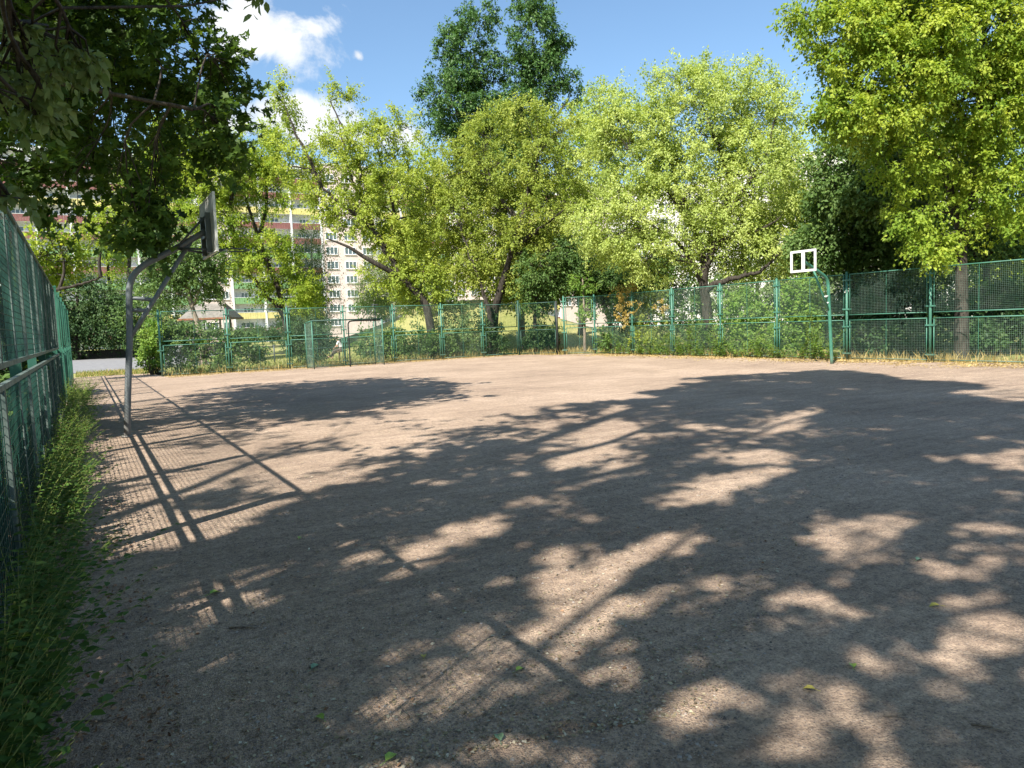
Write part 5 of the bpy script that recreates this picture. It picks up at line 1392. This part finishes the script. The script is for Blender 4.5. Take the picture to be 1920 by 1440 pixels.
def blades(name, label, P, h, mat, lean=0.35, wd=0.012):
    n = len(P)
    az = rng.random(n) * 2 * PI
    side = np.stack([np.cos(az), np.sin(az), 0 * az], 1)
    ln = np.append(rng.normal(size=(n, 2)) * lean, np.ones((n, 1)), 1)
    tip = P + ln * h[:, None]
    mid = P + ln * h[:, None] * np.array([.35, .35, .55])
    V = np.stack([P - side * wd, P + side * wd, mid + side * wd * .7, tip, mid - side * wd * .7], 1).reshape(-1, 3)
    k = (np.arange(n) * 5)[:, None]
    F = np.concatenate([k + np.array([0, 1, 2]), k + np.array([0, 2, 4]), k + np.array([4, 2, 3])], 0)
    o = np_mesh(name, V, F, M[mat], rng.random(n).repeat(5))
    tag(o, label, 'grass', kind='stuff')
    return o


def rect(n, x0, x1, y0, y1, z=-0.01):
    x, y = x0 + (x1 - x0) * rng.random(n), y0 + (y1 - y0) * rng.random(n)
    return np.stack([x, y, np.array([terrain(a, b) for a, b in zip(x, y)]) + z], 1)


P = np.concatenate([rect(3600, 21.3, 22.6, 4, 16.5), rect(2500, 21.3, 22.4, 16.5, 28), rect(3500, 2.8, 17.5, 33.0, 34.4), rect(2200, 19.5, 23, 29.5, 34)])
blades('dry_grass', 'straw coloured dry grass at the foot of the fences', P, 0.05 + 0.34 * rng.random(len(P)) ** 3.0, 'dry')
P = np.concatenate([rect(9000, 3, 26, 34, 48), rect(7000, 22, 40, 22, 46), rect(1500, -0.4, 3, 37, 42.5)])
blades('meadow_grass', 'mown yellowish grass of the lawn beyond the back fence', P, 0.05 + 0.16 * rng.random(len(P)) ** 2, 'grass')
P = rect(900, -0.4, 3.2, 36.8, 42.6)
blades('dry_grass', 'strip of parched grass between the court and the grey path', P, 0.05 + 0.12 * rng.random(len(P)), 'dry')


def scatter(name, label, P, size, mat, tmpl=KITE, tilt=0.35, cat='litter'):
    n = len(P)
    az = rng.random(n) * 2 * PI
    ax = np.stack([np.cos(az), np.sin(az), rng.normal(size=n) * tilt * .4], 1)
    V, F = leaves(P, ax, np.append(rng.normal(size=(n, 2)) * tilt, np.ones((n, 1)), 1), size, tmpl)
    V[:, 2] = np.maximum(V[:, 2], 0.002)
    o = np_mesh(name, V, F, M[mat], rng.random(n).repeat(len(tmpl[0])))
    tag(o, label, cat, kind='stuff')
    return o


def edge_pts(n):
    """fallen seeds gather along the two fences"""
    a = rng.random(n)
    d = np.abs(rng.normal(size=n)) * 0.75
    right = np.stack([21.35 - d, 4 + 24.5 * rng.random(n), np.full(n, .006)], 1)
    back = np.stack([2.8 + 16.5 * rng.random(n), 33.0 - d * 0.9, np.full(n, .006)], 1)
    return np.where((a < .7)[:, None], right, back)


P = edge_pts(28000)
k = (dapple(P[:, 0] * .9, P[:, 1] * .9) + rng.random(len(P))) > 0.35
scatter('fallen_seeds', 'yellow fallen seeds gathered along the foot of the right and back fences', P[k], 0.04 + 0.035 * rng.random(k.sum()), 'samara')
n = 4200
P = np.stack([-0.46 + 0.70 * rng.random(n) ** 1.3, 1.2 + 7 * rng.random(n) ** 1.4, 0.004 + 0.02 * rng.random(n)], 1)
k = (np.sin(P[:, 1] * 4.1) + np.sin(P[:, 1] * 9.7 + 1) * .6 + rng.random(n) * 1.6) > 0.5
scatter('leaf_litter', 'brown dead leaves on the ground among the weeds on the left', P[k], 0.012 + 0.02 * rng.random(k.sum()), 'litter', KITE, 0.9)
n = 700
r_, th = 1.6 + 8 * rng.random(n) ** 1.5, rng.random(n)
P = np.stack([r_ * (0.0 + 1.3 * th), 1.0 + r_ * (1.05 - 0.35 * th), np.full(n, .005)], 1)
k = dapple(P[:, 0] * .7 + 2, P[:, 1] * .7) + 0.6 * rng.random(n) > 0.25
scatter('dry_leaf_bits', 'small dry brown leaf bits lying in loose drifts on the court', P[k], 0.012 + 0.02 * rng.random(k.sum()), 'litter', KITE, 0.7)
n = 15000
r_, th = 1.6 + 10 * rng.random(n) ** 1.6, rng.random(n)
P = np.stack([r_ * (0.05 + 1.25 * th), 1.0 + r_ * (1.05 - 0.35 * th), np.full(n, .004)], 1)
scatter('court_litter', 'tiny pale husks and leaf bits strewn over the cinder court', P, 0.007 + 0.022 * rng.random(n) ** 2.5, 'fleck', KITE, 0.5)
n = 9000
r_, th = 1.4 + 7 * rng.random(n) ** 1.5, rng.random(n)
P = np.stack([r_ * (0.0 + 1.35 * th), 0.9 + r_ * (1.05 - 0.35 * th), np.zeros(n)], 1)
O = np.array([(1, 0, 0), (0, 1, 0), (-1, 0, 0), (0, -1, 0), (0, 0, .8), (0, 0, -.5)])
OF = np.array([(0, 1, 4), (1, 2, 4), (2, 3, 4), (3, 0, 4)])
sz = 0.0026 + 0.0075 * rng.random(n) ** 3
V = (P[:, None, :] + O[None] * sz[:, None, None] * (0.6 + 0.8 * rng.random((n, 6, 1)))).reshape(-1, 3)
M['stone'] = leaf_mat('grit_stone', (0.10, 0.085, 0.08), (0.20, 0.165, 0.145), (0.40, 0.36, 0.33), 0.0, 0.9)
tag(np_mesh('grit', V, (OF[None] + (np.arange(n) * 6)[:, None, None]).reshape(-1, 3), M['stone'], rng.random(n).repeat(6)), 'loose grit on the cinder surface near the camera', 'gravel', kind='stuff')

# ---- single fallen leaves and twigs that can be picked out on the ground
M['leaf_green'] = noise_mat('fallen_green', (0.20, 0.32, 0.05), (0.30, 0.42, 0.08), 60, 0.5)
M['leaf_yellow'] = noise_mat('fallen_yellow', (0.42, 0.36, 0.07), (0.55, 0.47, 0.12), 60, 0.5)
M['leaf_blue'] = noise_mat('fallen_grey_green', (0.13, 0.24, 0.14), (0.22, 0.33, 0.20), 60, 0.5)


def fallen(x, y, size, rz, mat, label):
    T, F = OVAL
    mb = MB().add([(p[0] * size, p[1] * size * 1.2, (0.12 + p[2]) * size * 0.9 + abs(p[1]) * size * .5) for p in T], F)
    mb.tube([(0, 0, .10 * size), (-size * .4, size * .08, .05 * size)], size * .02, 4)
    o = mb.build('fallen_leaf', M[mat], None)
    o.location, o.rotation_euler = (x, y, 0.002), (0, 0, rz)
    tag(o, label, 'leaf', 'fallen leaves on the court')


for x, y, s, rz, mt, ll in FALLEN:
    fallen(x, y, s, rz, mt, ll)
for pts, r, ll in TWIGS:
    c = np.mean(np.array(pts), 0)
    mb = MB().tube([(a - c[0], b - c[1], r + 0.003) for a, b in pts], [r, r * .9, r * .5], 5)
    o = mb.build('twig', M['bark_pale'], None, True)
    o.location = (c[0], c[1], 0)
    tag(o, ll, 'twig', 'dry twigs on the court')
